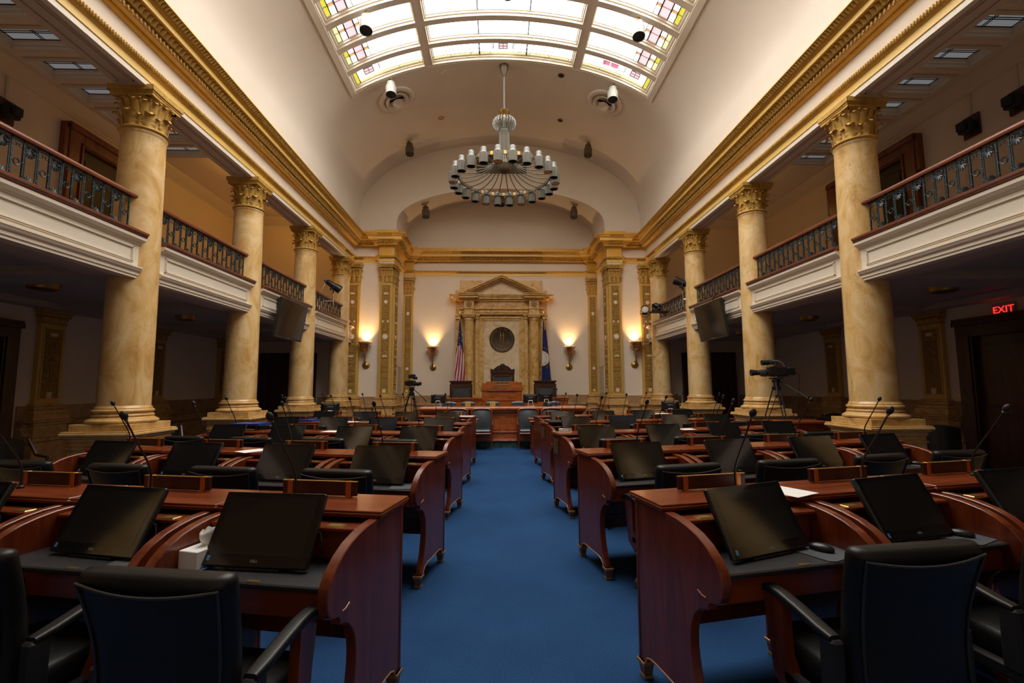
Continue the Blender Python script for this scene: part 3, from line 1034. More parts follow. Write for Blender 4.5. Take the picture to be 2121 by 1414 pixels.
def pilaster(label, w, dpt, loc, rz, z0=1.33, z1=6.24, zc=5.52, small=False, seed=1, side=False, capital=True, med=True):
    t = thing('pilaster', label, 'pilaster', loc, rz, 'gilded pilasters')
    b = B()
    b.box(-w / 2, w / 2, -dpt, 0, z0, zc + .02, 0, .004)
    pw = w - .16 if not small else w - .14
    b.box(-pw / 2 - .022, -pw / 2, -dpt - .014, -dpt, z0 + .10, zc - .08, 0); b.box(pw / 2, pw / 2 + .022, -dpt - .014, -dpt, z0 + .10, zc - .08, 0)
    b.box(-pw / 2 - .022, pw / 2 + .022, -dpt - .014, -dpt, zc - .10, zc - .08, 0); b.box(-pw / 2 - .022, pw / 2 + .022, -dpt - .014, -dpt, z0 + .09, z0 + .11, 0)
    obj('shaft', b, 'yellowgold', t)
    r = B()
    r.box(-pw / 2, pw / 2, -dpt - .002, -dpt + .002, z0 + .11, zc - .10, 0)
    keep = [(5.06, 5.16), (4.70, 4.88), (3.96, 4.14), (3.38, 3.62), (2.72, 2.84), (1.44, 1.58)] if (med and not small) else ([(4.62, 4.78), (2.34, 2.46), (1.44, 1.54)] if med else [])
    relief(r, pw, z0 + .13, zc - .12, -dpt, seed, keep)
    if side:
        r.M = Matrix.Translation((w / 2 + dpt, 0, 0)) @ Matrix.Rotation(pi / 2, 4, 'Z')
    obj('relief', r, ['glaze', 'oldgold'], t)
    if med:
        y = -dpt
        def rect(z, ww, hh):
            d = B()
            d.box(-ww / 2 - .02, ww / 2 + .02, y - .016, y, z - hh / 2 - .02, z + hh / 2 + .02, 0); d.box(-ww / 2, ww / 2, y - .022, y, z - hh / 2, z + hh / 2, 1)
            obj('medallion', d, ['gold', 'gwhite'], t)
        def disc(x, z, rx, rz2):
            d = B()
            for f, m, yy in ((1.28, 0, -.014), (1.0, 1, -.024)):
                P = [(x + rx * f * cos(2 * pi * i / 24), z + rz2 * f * sin(2 * pi * i / 24)) for i in range(24)]
                d.prism(P, y + yy, y, 'xz', m)
            obj('medallion', d, ['gold', 'gwhite'], t)
        if not small:
            rect(5.11, .13, .045); disc(0, 4.79, .062, .062); disc(-.088, 4.06, .028, .042); disc(.088, 4.06, .028, .042)
            disc(0, 3.50, .088, .088); rect(2.78, .15, .055); rect(1.51, .10, .11)
        else:
            rect(4.70, .09, .12); disc(0, 2.40, .055, .055); rect(1.49, .08, .08)
    if capital:
        c = B(); pil_capital(c, w, dpt, zc, z1, 0)
        obj('capital', c, ['oldgold', 'oldgold'], t)
    p = B()
    for hw, d, a, c2 in ((.06, .06, z0 - .045, z0), (.09, .09, z0 - .10, z0 - .05), (.05, .05, z0 - .13, z0 - .10), (.11, .11, z0 - .20, z0 - .13), (.13, .13, z0 - .33, z0 - .20), (.17, .19, z0 - .37, z0 - .33), (.13, .15, z0 - .43, z0 - .37),
                         (.10, .12, z0 - .68, z0 - .43), (.16, .18, z0 - .75, z0 - .68), (.11, .13, .16, z0 - .75), (.16, .18, 0, .16)):
        p.box(-w / 2 - hw, w / 2 + hw, -dpt - d, 0, a, c2, 0, .008)
    obj('pedestal', p, 'marble_base', t)
    return t
M['yellowgold'] = mat('pilaster_gold_paint', (0.66, 0.42, 0.10), 0.42, 0.15)
for S, nm in ((-1, 'left'), (1, 'right')):
    pilaster('gilded carved pilaster with ivory medallions on the %s pier beside the rostrum recess' % nm, .46, .15, (S * 4.29, YB, 0), 0, seed=11)
    pilaster('narrow gilded pilaster inside the rostrum recess, by its %s corner' % nm, .40, .12, (S * 3.88, YR, 0), 0, small=True, seed=5)
    pilaster('gilded pilaster side face on the %s jamb of the rostrum recess' % nm, .64, .06, (S * 4.08, 17.70, 0), S * -pi / 2, seed=23, capital=True, med=True)
    pilaster('gilded pilaster half hidden behind the last column at the %s corner' % nm, .52, .12, (S * 5.52, YB, 0), 0, small=False, seed=31)
    for k, y in enumerate(COLY[1:], 1):
        pilaster('shaded gilt pilaster on the %s aisle wall, %s from the near side door' % (nm, ['', 'first', 'second', 'third'][k]), .55, .10, (S * XW, y - .15, 0), S * -pi / 2, z1=3.30, zc=3.0, seed=40 + k, med=True)

# ================================================================ GALLERY RAILINGS
PER = .308
def make_rail(npr):
    L = npr * PER + .02
    t = thing('gallery_railing', 'x', 'railing', group='gallery railings')
    b = B()
    pr = [(-.045, .535), (-.055, .555), (-.052, .58), (-.035, .60), (0, .605), (.035, .60), (.052, .58), (.055, .555), (.045, .535)]
    b.prism(pr, -.14, L + .14, 'xz')
    obj('handrail', b, 'rail', t)
    b = B(); b.box(-.008, .008, 0, L, .50, .515); b.box(-.008, .008, 0, L, .0, .018); b.box(-.012, .012, 0, L, .528, .537)
    obj('frame_bar', b, 'iron', t)
    b = B(); b.box(-.009, .009, -.009, .009, 0, .53, 0)
    for z in (.13, .27, .40): b.ball((0, 0, z), .014, 6)
    bar = obj('bar', b, 'iron', t)
    lb = B(); P = []
    w, z0, z1, r = .068, .022, .495, .035
    for cx, cz, a0 in ((w - r, z1 - r, 0), (-w + r, z1 - r, pi / 2), (-w + r, z0 + r, pi), (w - r, z0 + r, 1.5 * pi)):
        for i in range(4):
            a = a0 + pi / 2 * i / 3
            P.append((0, cx + r * cos(a), cz + r * sin(a)))
    lb.tube(P, .0085, 5, closed=True)
    lm = lb.mesh('loop_frame', 'iron')
    pb = B()
    for i in range(7):
        a = pi * (.06 + .88 * i / 6)
        ln = .062 + .012 * sin(a)
        pts = [(-.004 - .012 * u, cos(a) * ln * u, .035 + sin(a) * ln * u * 1.15) for u in (0.25, .6, 1.0)]
        pb.tube(pts, [.008, .0125, .010], 5)
    for s in (-1, 1):
        pts = []
        for i in range(13):
            u = i / 12; a = pi / 2 + s * 2 * pi * 1.2 * u; rr = .028 * (1 - .75 * u)
            pts.append((-.012, s * -.03 + rr * cos(a), .018 + rr * sin(a)))
        pb.tube(pts, .0085, 5)
    pm = pb.mesh('palmette', 'iron')
    rb = B()
    rb.tube([(0, .036 * cos(2 * pi * i / 16), .036 * sin(2 * pi * i / 16)) for i in range(16)], .008, 5, closed=True)
    rb.box(-.005, .005, -.062, -.036, -.006, .006); rb.box(-.005, .005, .036, .062, -.006, .006)
    rm = rb.mesh('ring', 'iron')
    fb = B(); K = [(-.055, 0), (-.055, .05), (-.015, .05), (-.015, .018), (-.035, .018)]
    for s in (-1, 1):
        fb.tube([(0, s * y, z) for y, z in K], .0055, 4)
    fb.box(-.004, .004, -.02, .02, .02, .028)
    fm = fb.mesh('fret', 'iron')
    def put(n, me, y, z, flip=False):
        o = bpy.data.objects.new(n, me); COL.objects.link(o); o.parent = t; o.location = (0, y, z)
        if flip: o.scale = (1, 1, -1)
    for k in range(npr):
        y = k * PER
        if k: put('bar', bar.data, y, 0)
        put('bar', bar.data, y + .172, 0)
        put('loop_frame', lm, y + .086, 0)
        put('palmette', pm, y + .086, .03); put('palmette', pm, y + .086, .487, True)
        put('ring', rm, y + .240, .26)
        put('fret', fm, y + .240, .02); put('fret', fm, y + .240, .495, True)
    put('bar', bar.data, npr * PER, 0)
    return t, L
rl8, L8 = make_rail(8)
BN = ['nearest bay', 'second bay', 'third bay', 'farthest bay']
for S, nm in ((-1, 'left'), (1, 'right')):
    for k, (y0, y1) in enumerate(BAYS):
        off = (y1 - y0 - L8) / 2
        at(rl8, (S * 5.62, y0 + off, 3.945), 0, 'wrought iron gallery railing with dark wood handrail, %s of the %s gallery' % (BN[k], nm))

# ================================================================ SCONCES
def make_sconce():
    t = thing('wall_sconce', 'x', 'wall light', group='brass torch sconces on the end wall')
    b = B(); b.lathe([(0, -.075), (.03, -.075), (.05, -.06), (.09, -.05), (.10, -.035), (.13, -.025), (.14, -.01), (.14, 0)], 28, axis='y')
    obj('backplate', b, 'darkbrass', t)
    b = B()
    pts = [(0, -.06, .0), (0, -.16, .04), (0, -.21, .14), (0, -.20, .26), (0, -.20, .40)]
    b.tube(pts, [.025, .035, .032, .028, .04], 10)
    b.ball((0, -.20, .30), .05, 10, 0, (1, 1, .6))
    obj('arm', b, 'darkbrass', t)
    b = B()
    b.lathe([(0, .47), (.05, .46), (.12, .50), (.15, .535), (.15, .555), (.13, .56)], 32, (0, -.27, 0))
    obj('cup', b, 'darkbrass', t)
    b = B()
    b.lathe([(.135, .555), (.15, .62), (.165, .70), (.185, .76), (.225, .80), (.255, .812), (.255, .825), (.22, .82), (.175, .775), (.155, .70), (.14, .62), (.12, .575), (0, .57)], 36, (0, -.27, 0))
    obj('bowl', b, 'copper', t)
    b = B(); b.ball((0, -.27, .66), .05, 12, 0, (1, 1, 1.3))
    obj('bulb', b, 'warmbulb', t)
    return t
sc = make_sconce()
SCP = [(-5.0, YB, 'on the pale wall between the far left column and the carved pier'), (-2.83, YR, 'in the recess left of the flag of stars and stripes'),
       (2.86, YR, 'in the recess right of the navy flag'), (5.0, YB, 'on the pale wall between the far right column and the carved pier')]
for x, y, w in SCP:
    at(sc, (x, y, 2.45), 0, 'brass torch sconce ' + w)
def lamp(name, kind, loc, energy, col, **kw):
    ld = bpy.data.lights.new(name, kind); ld.energy = energy; ld.color = col
    for k, v in kw.items(): setattr(ld, k, v)
    o = bpy.data.objects.new(name, ld); COL.objects.link(o); o.location = loc
    return o
for x, y, w in SCP:
    o = lamp('sconce_light', 'SPOT', (x, y - .13, 3.12), SCONCE_W, (1.0, .62, .27), spot_size=1.45, spot_blend=1.0, shadow_soft_size=.05)
    o.rotation_euler = (pi - .10, 0, 0)

# ================================================================ CHANDELIER
def chandelier():
    Y0, ZR, R, RL = 12.85, 7.68, 1.33, 1.46
    t = thing('chandelier', 'large pewter ring chandelier with fluted can lamps hanging from the vault', 'chandelier', (.036, Y0, 0))
    b = B(); b.lathe([(0, 11.05), (.13, 11.05), (.135, 11.0), (.11, 10.90), (.06, 10.78), (.03, 10.68), (.015, 10.66)], 24)
    obj('canopy', b, 'canbrown', t)
    b = B(); b.lathe([(.028, 10.8), (.028, 9.6)], 12); obj('rod', b, 'pewter', t)
    b = B(); b.lathe([(.02, 9.64), (.15, 9.62), (.165, 9.60), (.13, 9.54), (.06, 9.48), (.05, 9.42)], 24); obj('cup', b, 'darkbrass', t)
    b = B()
    for k in range(24):
        a = 2 * pi * k / 24
        P = [(r * cos(a), r * sin(a), z) for r, z in ((.12, 9.06), (.19, 9.07), (.27, 9.11), (.325, 9.18), (.335, 9.25), (.305, 9.33), (.245, 9.385), (.18, 9.395), (.145, 9.36), (.165, 9.32), (.20, 9.33))]
        b.tube(P, .012, 5)
    obj('crown', b, 'pewterlight', t)
    b = B(); b.lathe([(.13, 9.10), (.155, 9.09), (.165, 9.06), (.15, 9.02), (.15, 8.98), (.14, 8.97), (0, 8.97)], 24); b.lathe([(.05, 9.5), (.05, 9.05)], 12)
    obj('collar', b, 'pewter', t)
    b = B(); b.lathe([(.0, 9.0), (.06, 8.95), (.055, 8.4), (.08, 8.2), (.10, 8.15)], 16); obj('stem', b, 'canbrown', t)
    ab = B()
    prof = [(.135, 8.98), (.138, 8.75), (.15, 8.52), (.185, 8.30), (.26, 8.09), (.40, 7.90), (.60, 7.77), (.85, 7.69), (1.10, 7.665), (1.33, 7.68)]
    ab.tube([(r, 0, z) for r, z in prof], [.013] * len(prof), 6)
    am = ab.mesh('arm', 'pewter')
    lb = B()
    n = 40; P = []
    for i in range(n):
        r = .122 if i % 2 == 0 else .112
        P.append((r * cos(2 * pi * i / n), r * sin(2 * pi * i / n)))
    for (z0, z1) in ((-.30, -.05),):
        vs = [(x, y, z) for z in (z0, z1) for x, y in P] + [(x * .86, y * .86, -.03) for x, y in P]
        fs = [[j * n + i, j * n + (i + 1) % n, (j + 1) * n + (i + 1) % n, (j + 1) * n + i] for j in range(2) for i in range(n)]
        lb.add(vs, fs)
    lb.lathe([(.10, -.03), (.085, -.01), (.08, .0), (.08, .10), (.07, .115), (0, .118)], 20, m=1)
    lb.lathe([(.115, -.30), (.118, -.312), (.105, -.312), (.10, -.29)], 28)
    lm = lb.mesh('lamp', ['pewter', 'pewterlight'], 25)
    ib = B(); ib.lathe([(.106, -.308), (.10, -.26), (.07, -.18), (0, -.17)], 24); im = ib.mesh('reflector', 'black')
    ig = B(); ig.lathe([(.106, -.308), (.09, -.27), (.06, -.24), (0, -.23)], 24); ig2 = ig.mesh('reflector', 'copper')  # copper colour stands for a golden reflection inside a few unlit lamps
    kb = B(); kb.box(R - .03, RL - .05, -.012, .012, -.015, .015); km = kb.mesh('bracket', 'pewter')
    for k in range(24):
        a = 2 * pi * (k + .5) / 24 - pi / 2
        o = obj('arm', am, None, t, (0, 0, 0), a)
        o = obj('bracket', km, None, t, (0, 0, ZR), a)
        l = obj('lamp', lm, None, t, (RL * cos(a), RL * sin(a), ZR), a)
        obj('reflector', ig2 if k in (23, 5, 18, 13, 10, 3) else im, None, l)
    b = B(); b.lathe([(1.315, ZR - .045), (1.345, ZR - .045), (1.345, ZR + .045), (1.315, ZR + .045), (1.315, ZR - .045)], 72)
    for k in range(24):
        a = 2 * pi * k / 24 - pi / 2
        b.M = Matrix.Translation((0, 0, ZR)) @ Matrix.Rotation(a, 4, 'Z')
        b.box(1.31, 1.352, -.035, .035, -.047, .047, 1); b.M = None
    obj('ring', b, ['pewter', 'gilt'], t)
    b = B(); b.lathe([(.06, 8.20), (.13, 8.16), (.17, 8.08), (.185, 7.99)], 28); b.lathe([(.205, 7.995), (.215, 7.985), (.215, 7.97), (.205, 7.955), (.195, 7.88), (.16, 7.80), (.10, 7.755), (0, 7.74)], 32)
    obj('globe', b, 'canbrown', t)
chandelier()

# ================================================================ VAULT SPOTLIGHTS
def make_can(m, nm):
    t = thing(nm, 'x', 'spotlight', group='can spotlights hanging from the vault')
    b = B(); b.lathe([(0, .02), (.055, .02), (.06, 0), (.05, -.03), (0, -.035)], 16); obj('mount', b, 'darkbrass', t)
    b = B(); b.tube([(0, 0, -.02), (0, 0, -.10)], .014, 8); b.ball((0, 0, -.10), .03, 8); obj('stem', b, 'canbrown', t)
    b = B(); b.M = Matrix.Translation((0, 0, -.11)) @ Matrix.Rotation(-.22, 4, 'X')
    b.lathe([(0, .0), (.10, 0), (.115, -.02), (.115, -.11), (.135, -.135), (.15, -.17), (.15, -.44), (.142, -.44), (.14, -.40)], 28)
    body = obj('housing', b, m, t)
    b = B(); b.M = Matrix.Translation((0, 0, -.11)) @ Matrix.Rotation(-.22, 4, 'X')
    b.lathe([(.141, -.42), (0, -.40)], 28); obj('lens', b, 'black', t)
    return t
canw = make_can('canwhite', 'spotlight'); canb = make_can('canbrown', 'spotlight')
def canat(p, x, y, rz, lab):
    z = vz(x) if y < 17 else 7.9 + (1.34 + .38 * (y - YL) / 2.1) * math.sqrt(1 - (x / 3.97) ** 2)
    at(p, (x, y, z), rz, lab)
canat(canw, -3.26, 10.30, .35, 'white can spotlight under the left part of the skylight')
canat(canw, 3.23, 10.32, -.35, 'white can spotlight under the right part of the skylight')
canat(canw, -3.22, 12.72, .35, 'pale can spotlight in front of the left round air diffuser')
canat(canw, 3.22, 12.78, -.35, 'pale can spotlight in front of the right round air diffuser')
canat(canw, .07, 9.85, 0, 'white can spotlight under the middle of the skylight at the top edge')
canat(canb, -3.30, 16.05, .35, 'bronze can spotlight on the vault left of the chandelier')
canat(canb, 3.15, 16.1, -.35, 'bronze can spotlight on the vault right of the chandelier')
canat(canb, -3.0, 18.0, .3, 'bronze can spotlight in the left of the arched recess')
canat(canb, 2.92, 18.0, -.3, 'bronze can spotlight in the right of the arched recess')
canat(canb, .0, 18.0, 0, 'bronze can spotlight hanging in the recess behind the chandelier ring')

def onvault(x):      # a matrix whose z axis points out of the vault at x
    nx = VBH * x / VA ** 2 / math.sqrt(1 - (x / VA) ** 2)
    return math.atan2(nx, 1)
def make_diffuser():
    t = thing('air_diffuser', 'x', 'air diffuser', group='round air diffusers')
    b = B(); b.lathe([(.53, .06), (.56, .0), (.545, -.03), (.47, -.045), (.40, -.02), (.375, .06)], 48); obj('outer_ring', b, 'vault', t)
    b = B(); b.lathe([(.36, -.06), (.365, -.075), (.33, -.07), (.25, -.03), (.20, .05), (.17, .08)], 48); obj('middle_ring', b, 'vault', t)
    b = B(); b.lathe([(.165, -.10), (.168, -.115), (.14, -.10), (.08, -.06), (0, -.05)], 40); obj('centre_cone', b, 'vault', t)
    b = B(); b.lathe([(.52, .05), (0, .055)], 40); b.box(-.25, .25, -.01, .01, -.02, .05); b.box(-.01, .01, -.25, .25, -.02, .05); obj('duct', b, 'black', t)
    return t
df = make_diffuser()
for x, y, s in ((-3.24, 13.6, 'left'), (3.18, 13.62, 'right')):
    o = at(df, (x, y, vz(x) - .05), 0, 'round tiered air diffuser on the vault %s of the chandelier rod' % s)
    o.rotation_euler = (0, onvault(x), 0)
def make_hole(m):
    t = thing('recessed_downlight', 'x', 'downlight', group='recessed downlights in the vault')
    b = B(); b.lathe([(.085, .005), (.10, .0), (.10, -.012), (.082, -.014), (.08, .0)], 28); obj('trim_ring', b, 'cream' if m == 'lens' else 'darkbrass', t)
    b = B(); b.lathe([(.082, -.002), (.05, .0), (0, .0)], 24); obj('aperture', b, m, t)
    return t
h1, h2, h3 = make_hole('lens'), make_hole('copper'), make_hole('black')
for p, x, y, w in ((h1, -1.75, 12.95, 'lit recessed downlight left of the chandelier canopy'), (h2, -2.08, 15.2, 'brassy recessed downlight left of the chandelier crown'),
                   (h3, 1.74, 13.0, 'dark recessed downlight right of the chandelier canopy'), (h3, 2.02, 15.25, 'dark recessed downlight right of the chandelier crown')):
    o = at(p, (x, y, vz(x) - .004), 0, w)
    o.rotation_euler = (0, onvault(x), 0)
t = thing('vent_grille', 'large dark brown slatted vent grille on the wall behind the chandelier', 'vent', (0, YL, 10.2))
b = B()
for x in (-1.0, .97): b.box(x, x + .04, -.03, .01, -.42, .42)
for z in (-.42, .38): b.box(-1.0, 1.01, -.03, .01, z, z + .04)
obj('frame', b, 'vault', t)
b = B(); b.box(-.97, .97, -.004, .0, -.39, .39); obj('backing', b, 'canbrown', t)
b = B()
for k in range(6): b.box(-.97 + .32 * k, -.96 + .32 * k, -.02, 0, -.39, .39)
obj('slats', b, 'canbrown', t)
for S, nm in ((-1, 'left'), (1, 'right')):
    t = thing('wall_louver', 'white louvred return air grille on the %s jamb of the recess' % nm, 'louver', (S * 4.08, 18.75, 1.36))
    b = B(); xx = (S * -.025, S * .005)
    for y in (-.42, .38): b.box(*xx, y, y + .04, 0, 1.12)
    for z in (0, 1.08): b.box(*xx, -.42, .42, z, z + .04)
    obj('frame', b, 'cream', t)
    b = B()
    for k in range(24):
        z = .05 + k * .043
        b.add([(S * -.022, -.38, z), (S * -.022, .38, z), (S * -.002, .38, z + .028), (S * -.002, -.38, z + .028)], [(0, 1, 2, 3)])
    b.box(S * -.001, S * .004, -.4, .4, .02, 1.1, 0)
    obj('slats', b, 'cream', t, smooth=0)
# ================================================================ MARBLE AEDICULE
def aedicule():
    t = thing('marble_aedicule', 'golden onyx marble pedimented frame on the end wall behind the rostrum', 'wall monument', (0.02, YR, 0))
    b = B()
    b.box(-1.73, 1.73, -.06, 0, 5.3, 6.13, 0, .01); b.box(-1.92, 1.92, -.10, 0, 5.3, 5.70, 0, .01)
    b.box(-1.92, 1.92, -.12, 0, 1.0, 5.3, 0)
    obj('back_slab', b, 'marble_wall', t)
    b = B()      # inner panel with its mitred frame
    b.box(-.74, .74, -.155, -.12, 1.0, 4.38, 0)
    obj('centre_panel', b, 'marble_light', t)
    b = B()
    for i, (d, w0, w1) in enumerate(((.20, 1.00, .93), (.23, .93, .84), (.19, .84, .76), (.175, .76, .74))):
        for s in (-1, 1): b.box(s * w1, s * w0, -d, -.1, 1.0, 4.40 + (w1 - .74), 0, .004)
        b.box(-w0, w0, -d, -.1, 4.38 + (w1 - .74), 4.38 + (w0 - .74), 0, .004)
    obj('panel_frame', b, 'marble_wall', t)
    for s in (-1, 1):
        b = B()
        b.lathe([(.19, 4.36), (.215, 4.39), (.20, 4.42), (.20, 4.44)], 24, (s * 1.34, -.36, 0)); 
        b.lathe([(.20, 1.30), (.20, 1.40), (.195, 2.6), (.185, 4.38)], 32, (s * 1.34, -.36, 0))
        obj('column_shaft', b, 'marble_wall', t)
        b = B()
        b.lathe([(.19, 4.42), (.21, 4.46), (.25, 4.50)], 28, (s * 1.34, -.36, 0))
        b.box(s * 1.34 - .26, s * 1.34 + .26, -.62, -.1, 4.50, 4.56, 0, .01); b.box(s * 1.34 - .29, s * 1.34 + .29, -.65, -.1, 4.56, 4.63, 0, .012)
        for x in (1.04, 1.80):
            b.box(s * x - .10, s * x + .10, -.30, -.1, 4.44, 4.56, 0, .01); b.box(s * x - .13, s * x + .13, -.34, -.1, 4.56, 4.63, 0, .012)
        obj('capital', b, 'marble_wall', t)
        b = B()
        b.box(s * 1.02 - .07, s * 1.02 + .07, -.26, -.1, 1.0, 4.46); b.box(s * 1.78 - .13, s * 1.78 + .13, -.22, -.1, 1.0, 4.46)
        obj('pilaster', b, 'marble_wall', t)
        b = B()
        for hw, z0, z1 in ((.30, 0, .3), (.27, .3, 1.05), (.31, 1.05, 1.14), (.26, 1.14, 1.22)):
            b.box(s * 1.34 - hw, s * 1.34 + hw, -.36 - hw, -.08, z0, z1, 0, .01)
        b.lathe([(.25, 1.22), (.265, 1.25), (.24, 1.28), (.23, 1.29), (.245, 1.31), (.21, 1.34)], 28, (s * 1.34, -.36, 0))
        obj('column_base', b, 'marble_base', t)
        b = B()
        b.box(s * 1.34 - .20, s * 1.34 + .20, -.56, -.1, 4.63, 5.18, 0, .006); b.box(s * 1.34 - .23, s * 1.34 + .23, -.60, -.1, 4.83, 4.88, 0, .008); b.box(s * 1.34 - .21, s * 1.34 + .21, -.57, -.1, 4.63, 4.70, 0, .006)
        obj('frieze_block', b, 'marble_wall', t)
        r = B(); c = (s * 1.34, -.57, 5.03)
        r.lathe([(.13, 0), (.13, -.018), (.115, -.018), (.11, -.006), (0, -.004)], 28, c, axis='y')
        for k in range(8):
            a = 2 * pi * k / 8
            r.ball((c[0] + .06 * cos(a), c[1] - .012, c[2] + .06 * sin(a)), .034, 8, 0, (1, .5, 1))
        r.ball((c[0], c[1] - .015, c[2]), .028, 8)
        obj('rosette', r, 'oldgold2', t)
    b = B()
    b.box(-1.72, 1.72, -.34, -.1, 4.63, 4.86, 0, .006); b.box(-1.72, 1.72, -.37, -.1, 4.70, 4.74, 0, .008); b.box(-1.75, 1.75, -.40, -.1, 4.84, 4.89, 0, .01)
    b.box(-1.70, 1.70, -.32, -.1, 4.86, 5.20, 0)
    obj('entablature', b, 'marble_wall', t)
    b = B()
    text(b, 'IN  GOD  WE  TRUST', .16, lambda x, y, h: (x + .03, -.32 - h, 5.02 + y), .03, 0, 1.08)
    obj('inscription', b, 'marble_light', t)
    b = B()     # horizontal cornice
    for z0, z1, d, w in ((5.18, 5.23, .38, 1.76), (5.23, 5.27, .44, 1.86), (5.27, 5.36, .56, 2.0), (5.36, 5.42, .62, 2.14), (5.42, 5.46, .66, 2.19)):
        b.box(-w, w, -d * .75, -.05, z0, z1, 0, .008)
        for s in (-1, 1): b.box(s * 1.34 - .40, s * 1.34 + .40, -d - .18, -.05, z0, z1, 0, .008)
    for k in range(56):
        x = -1.74 + 3.48 * k / 55
        b.box(x - .018, x + .018, -.42, -.3, 5.185, 5.225, 0)
    obj('cornice', b, 'marble_wall', t)
    b = B()     # raking pediment
    W2, H = 1.80, .80; zb = 5.44
    def rake(d0, d1, o0, o1, m=0):
        # o: offset measured square to the slope
        L = math.hypot(W2, H); nx, nz = H / L, W2 / L
        for s in (-1, 1):
            P = []
            for o in (o0, o1):
                P.append((s * (W2 + .0), zb + o * L / W2 - .0)); P.append((0, zb + H + o * L / W2))
            poly = [P[0], P[1], P[3], P[2]]
            b.prism(poly, -d1, -d0, 'xz', m)
    rake(.05, .52, -.02, .0); rake(.05, .56, -.15, -.10); rake(.05, .66, -.10, -.045); rake(.05, .72, -.045, .005)
    L = math.hypot(W2, H)
    for s in (-1, 1):
        for k in range(34):
            u = (k + .5) / 34
            x = s * W2 * (1 - u); z = zb + H * u - .115
            b.ball((x, -.58, z), .024, 6)
            b.ball((x, -.70, z + .105), .020, 6)
    obj('pediment', b, 'marble_wall', t)
    b = B(); b.prism([(-1.6, zb - .03), (1.6, zb - .03), (0, zb + .68)], -.32, -.05, 'xz'); obj('tympanum', b, 'marble_light', t)
M['marble_light'] = marble('pale_onyx_marble', (0.60, 0.39, 0.17), (0.74, 0.57, 0.33), (0.80, 0.68, 0.48), 1.2, 0.25, stretch=(1, 1, 1))
M['oldgold2'] = mat('marble_rosette', (0.36, 0.21, 0.07), 0.4)
aedicule()

def seal():
    t = thing('state_seal', 'round dark bronze seal with two embracing figures on the onyx panel', 'seal', (0.04, YR - .155, 3.61))
    b = B(); R = .52
    b.lathe([(0, -.045), (R - .03, -.045), (R - .01, -.055), (R, -.05), (R, 0), (0, 0)], 64, axis='y'); obj('disc', b, 'bronze', t)
    b = B()
    for r, w in ((.36, .010), (.505, .008)):
        b.lathe([(r - w, -.045), (r, -.058), (r + w, -.045)], 64, axis='y')
    obj('rim', b, 'gilt', t)
    b = B()
    fn = lambda x, y, h: (x, -.045 - h, y)
    text_arc(b, 'COMMONWEALTH OF KENTUCKY', .085, (0, 0), .435, pi * 1.22, -pi * .22, fn, .012)
    text_arc(b, 'UNITED WE STAND', .062, (0, 0), .425, pi * 1.30, pi * 1.70, fn, .012, inward=True)
    for k in range(9):
        a = pi * 1.28 + pi * .44 * k / 8
        b.ball((.475 * cos(a), -.05, .475 * sin(a)), .013, 6)
    obj('lettering', b, 'gilt', t)
    for s, nm in ((-1, 'frontiersman_figure'), (1, 'statesman_figure')):
        b = B(); x = s * .055
        b.ball((x * 1.05, -.06, .265), .024, 10, 0, (1, .8, 1.25))
        b.tube([(x, -.055, .235), (x * 1.05, -.058, .19), (x * .98, -.058, .09), (x * 1.0, -.055, .02)], [.014, .038, .03, .036], 8)
        if s < 0:
            for d in (-.016, .02): b.tube([(x + d, -.055, .03), (x + d, -.055, -.11), (x + d * 1.1, -.055, -.25)], [.022, .017, .012], 6)
        else:
            b.tube([(x, -.055, .06), (x * 1.1, -.057, -.08), (x * 1.1, -.055, -.24)], [.036, .034, .03], 8)
        b.tube([(x, -.06, .19), (x * .45, -.075, .12), (-x * .55, -.075, .135)], [.015, .013, .010], 6)
        for d in (-.022, .018): b.ball((x + d - s * .01, -.06, -.26), .016, 6, 0, (1.6, .8, .7))
        obj(nm, b, 'gilt', t)
seal()

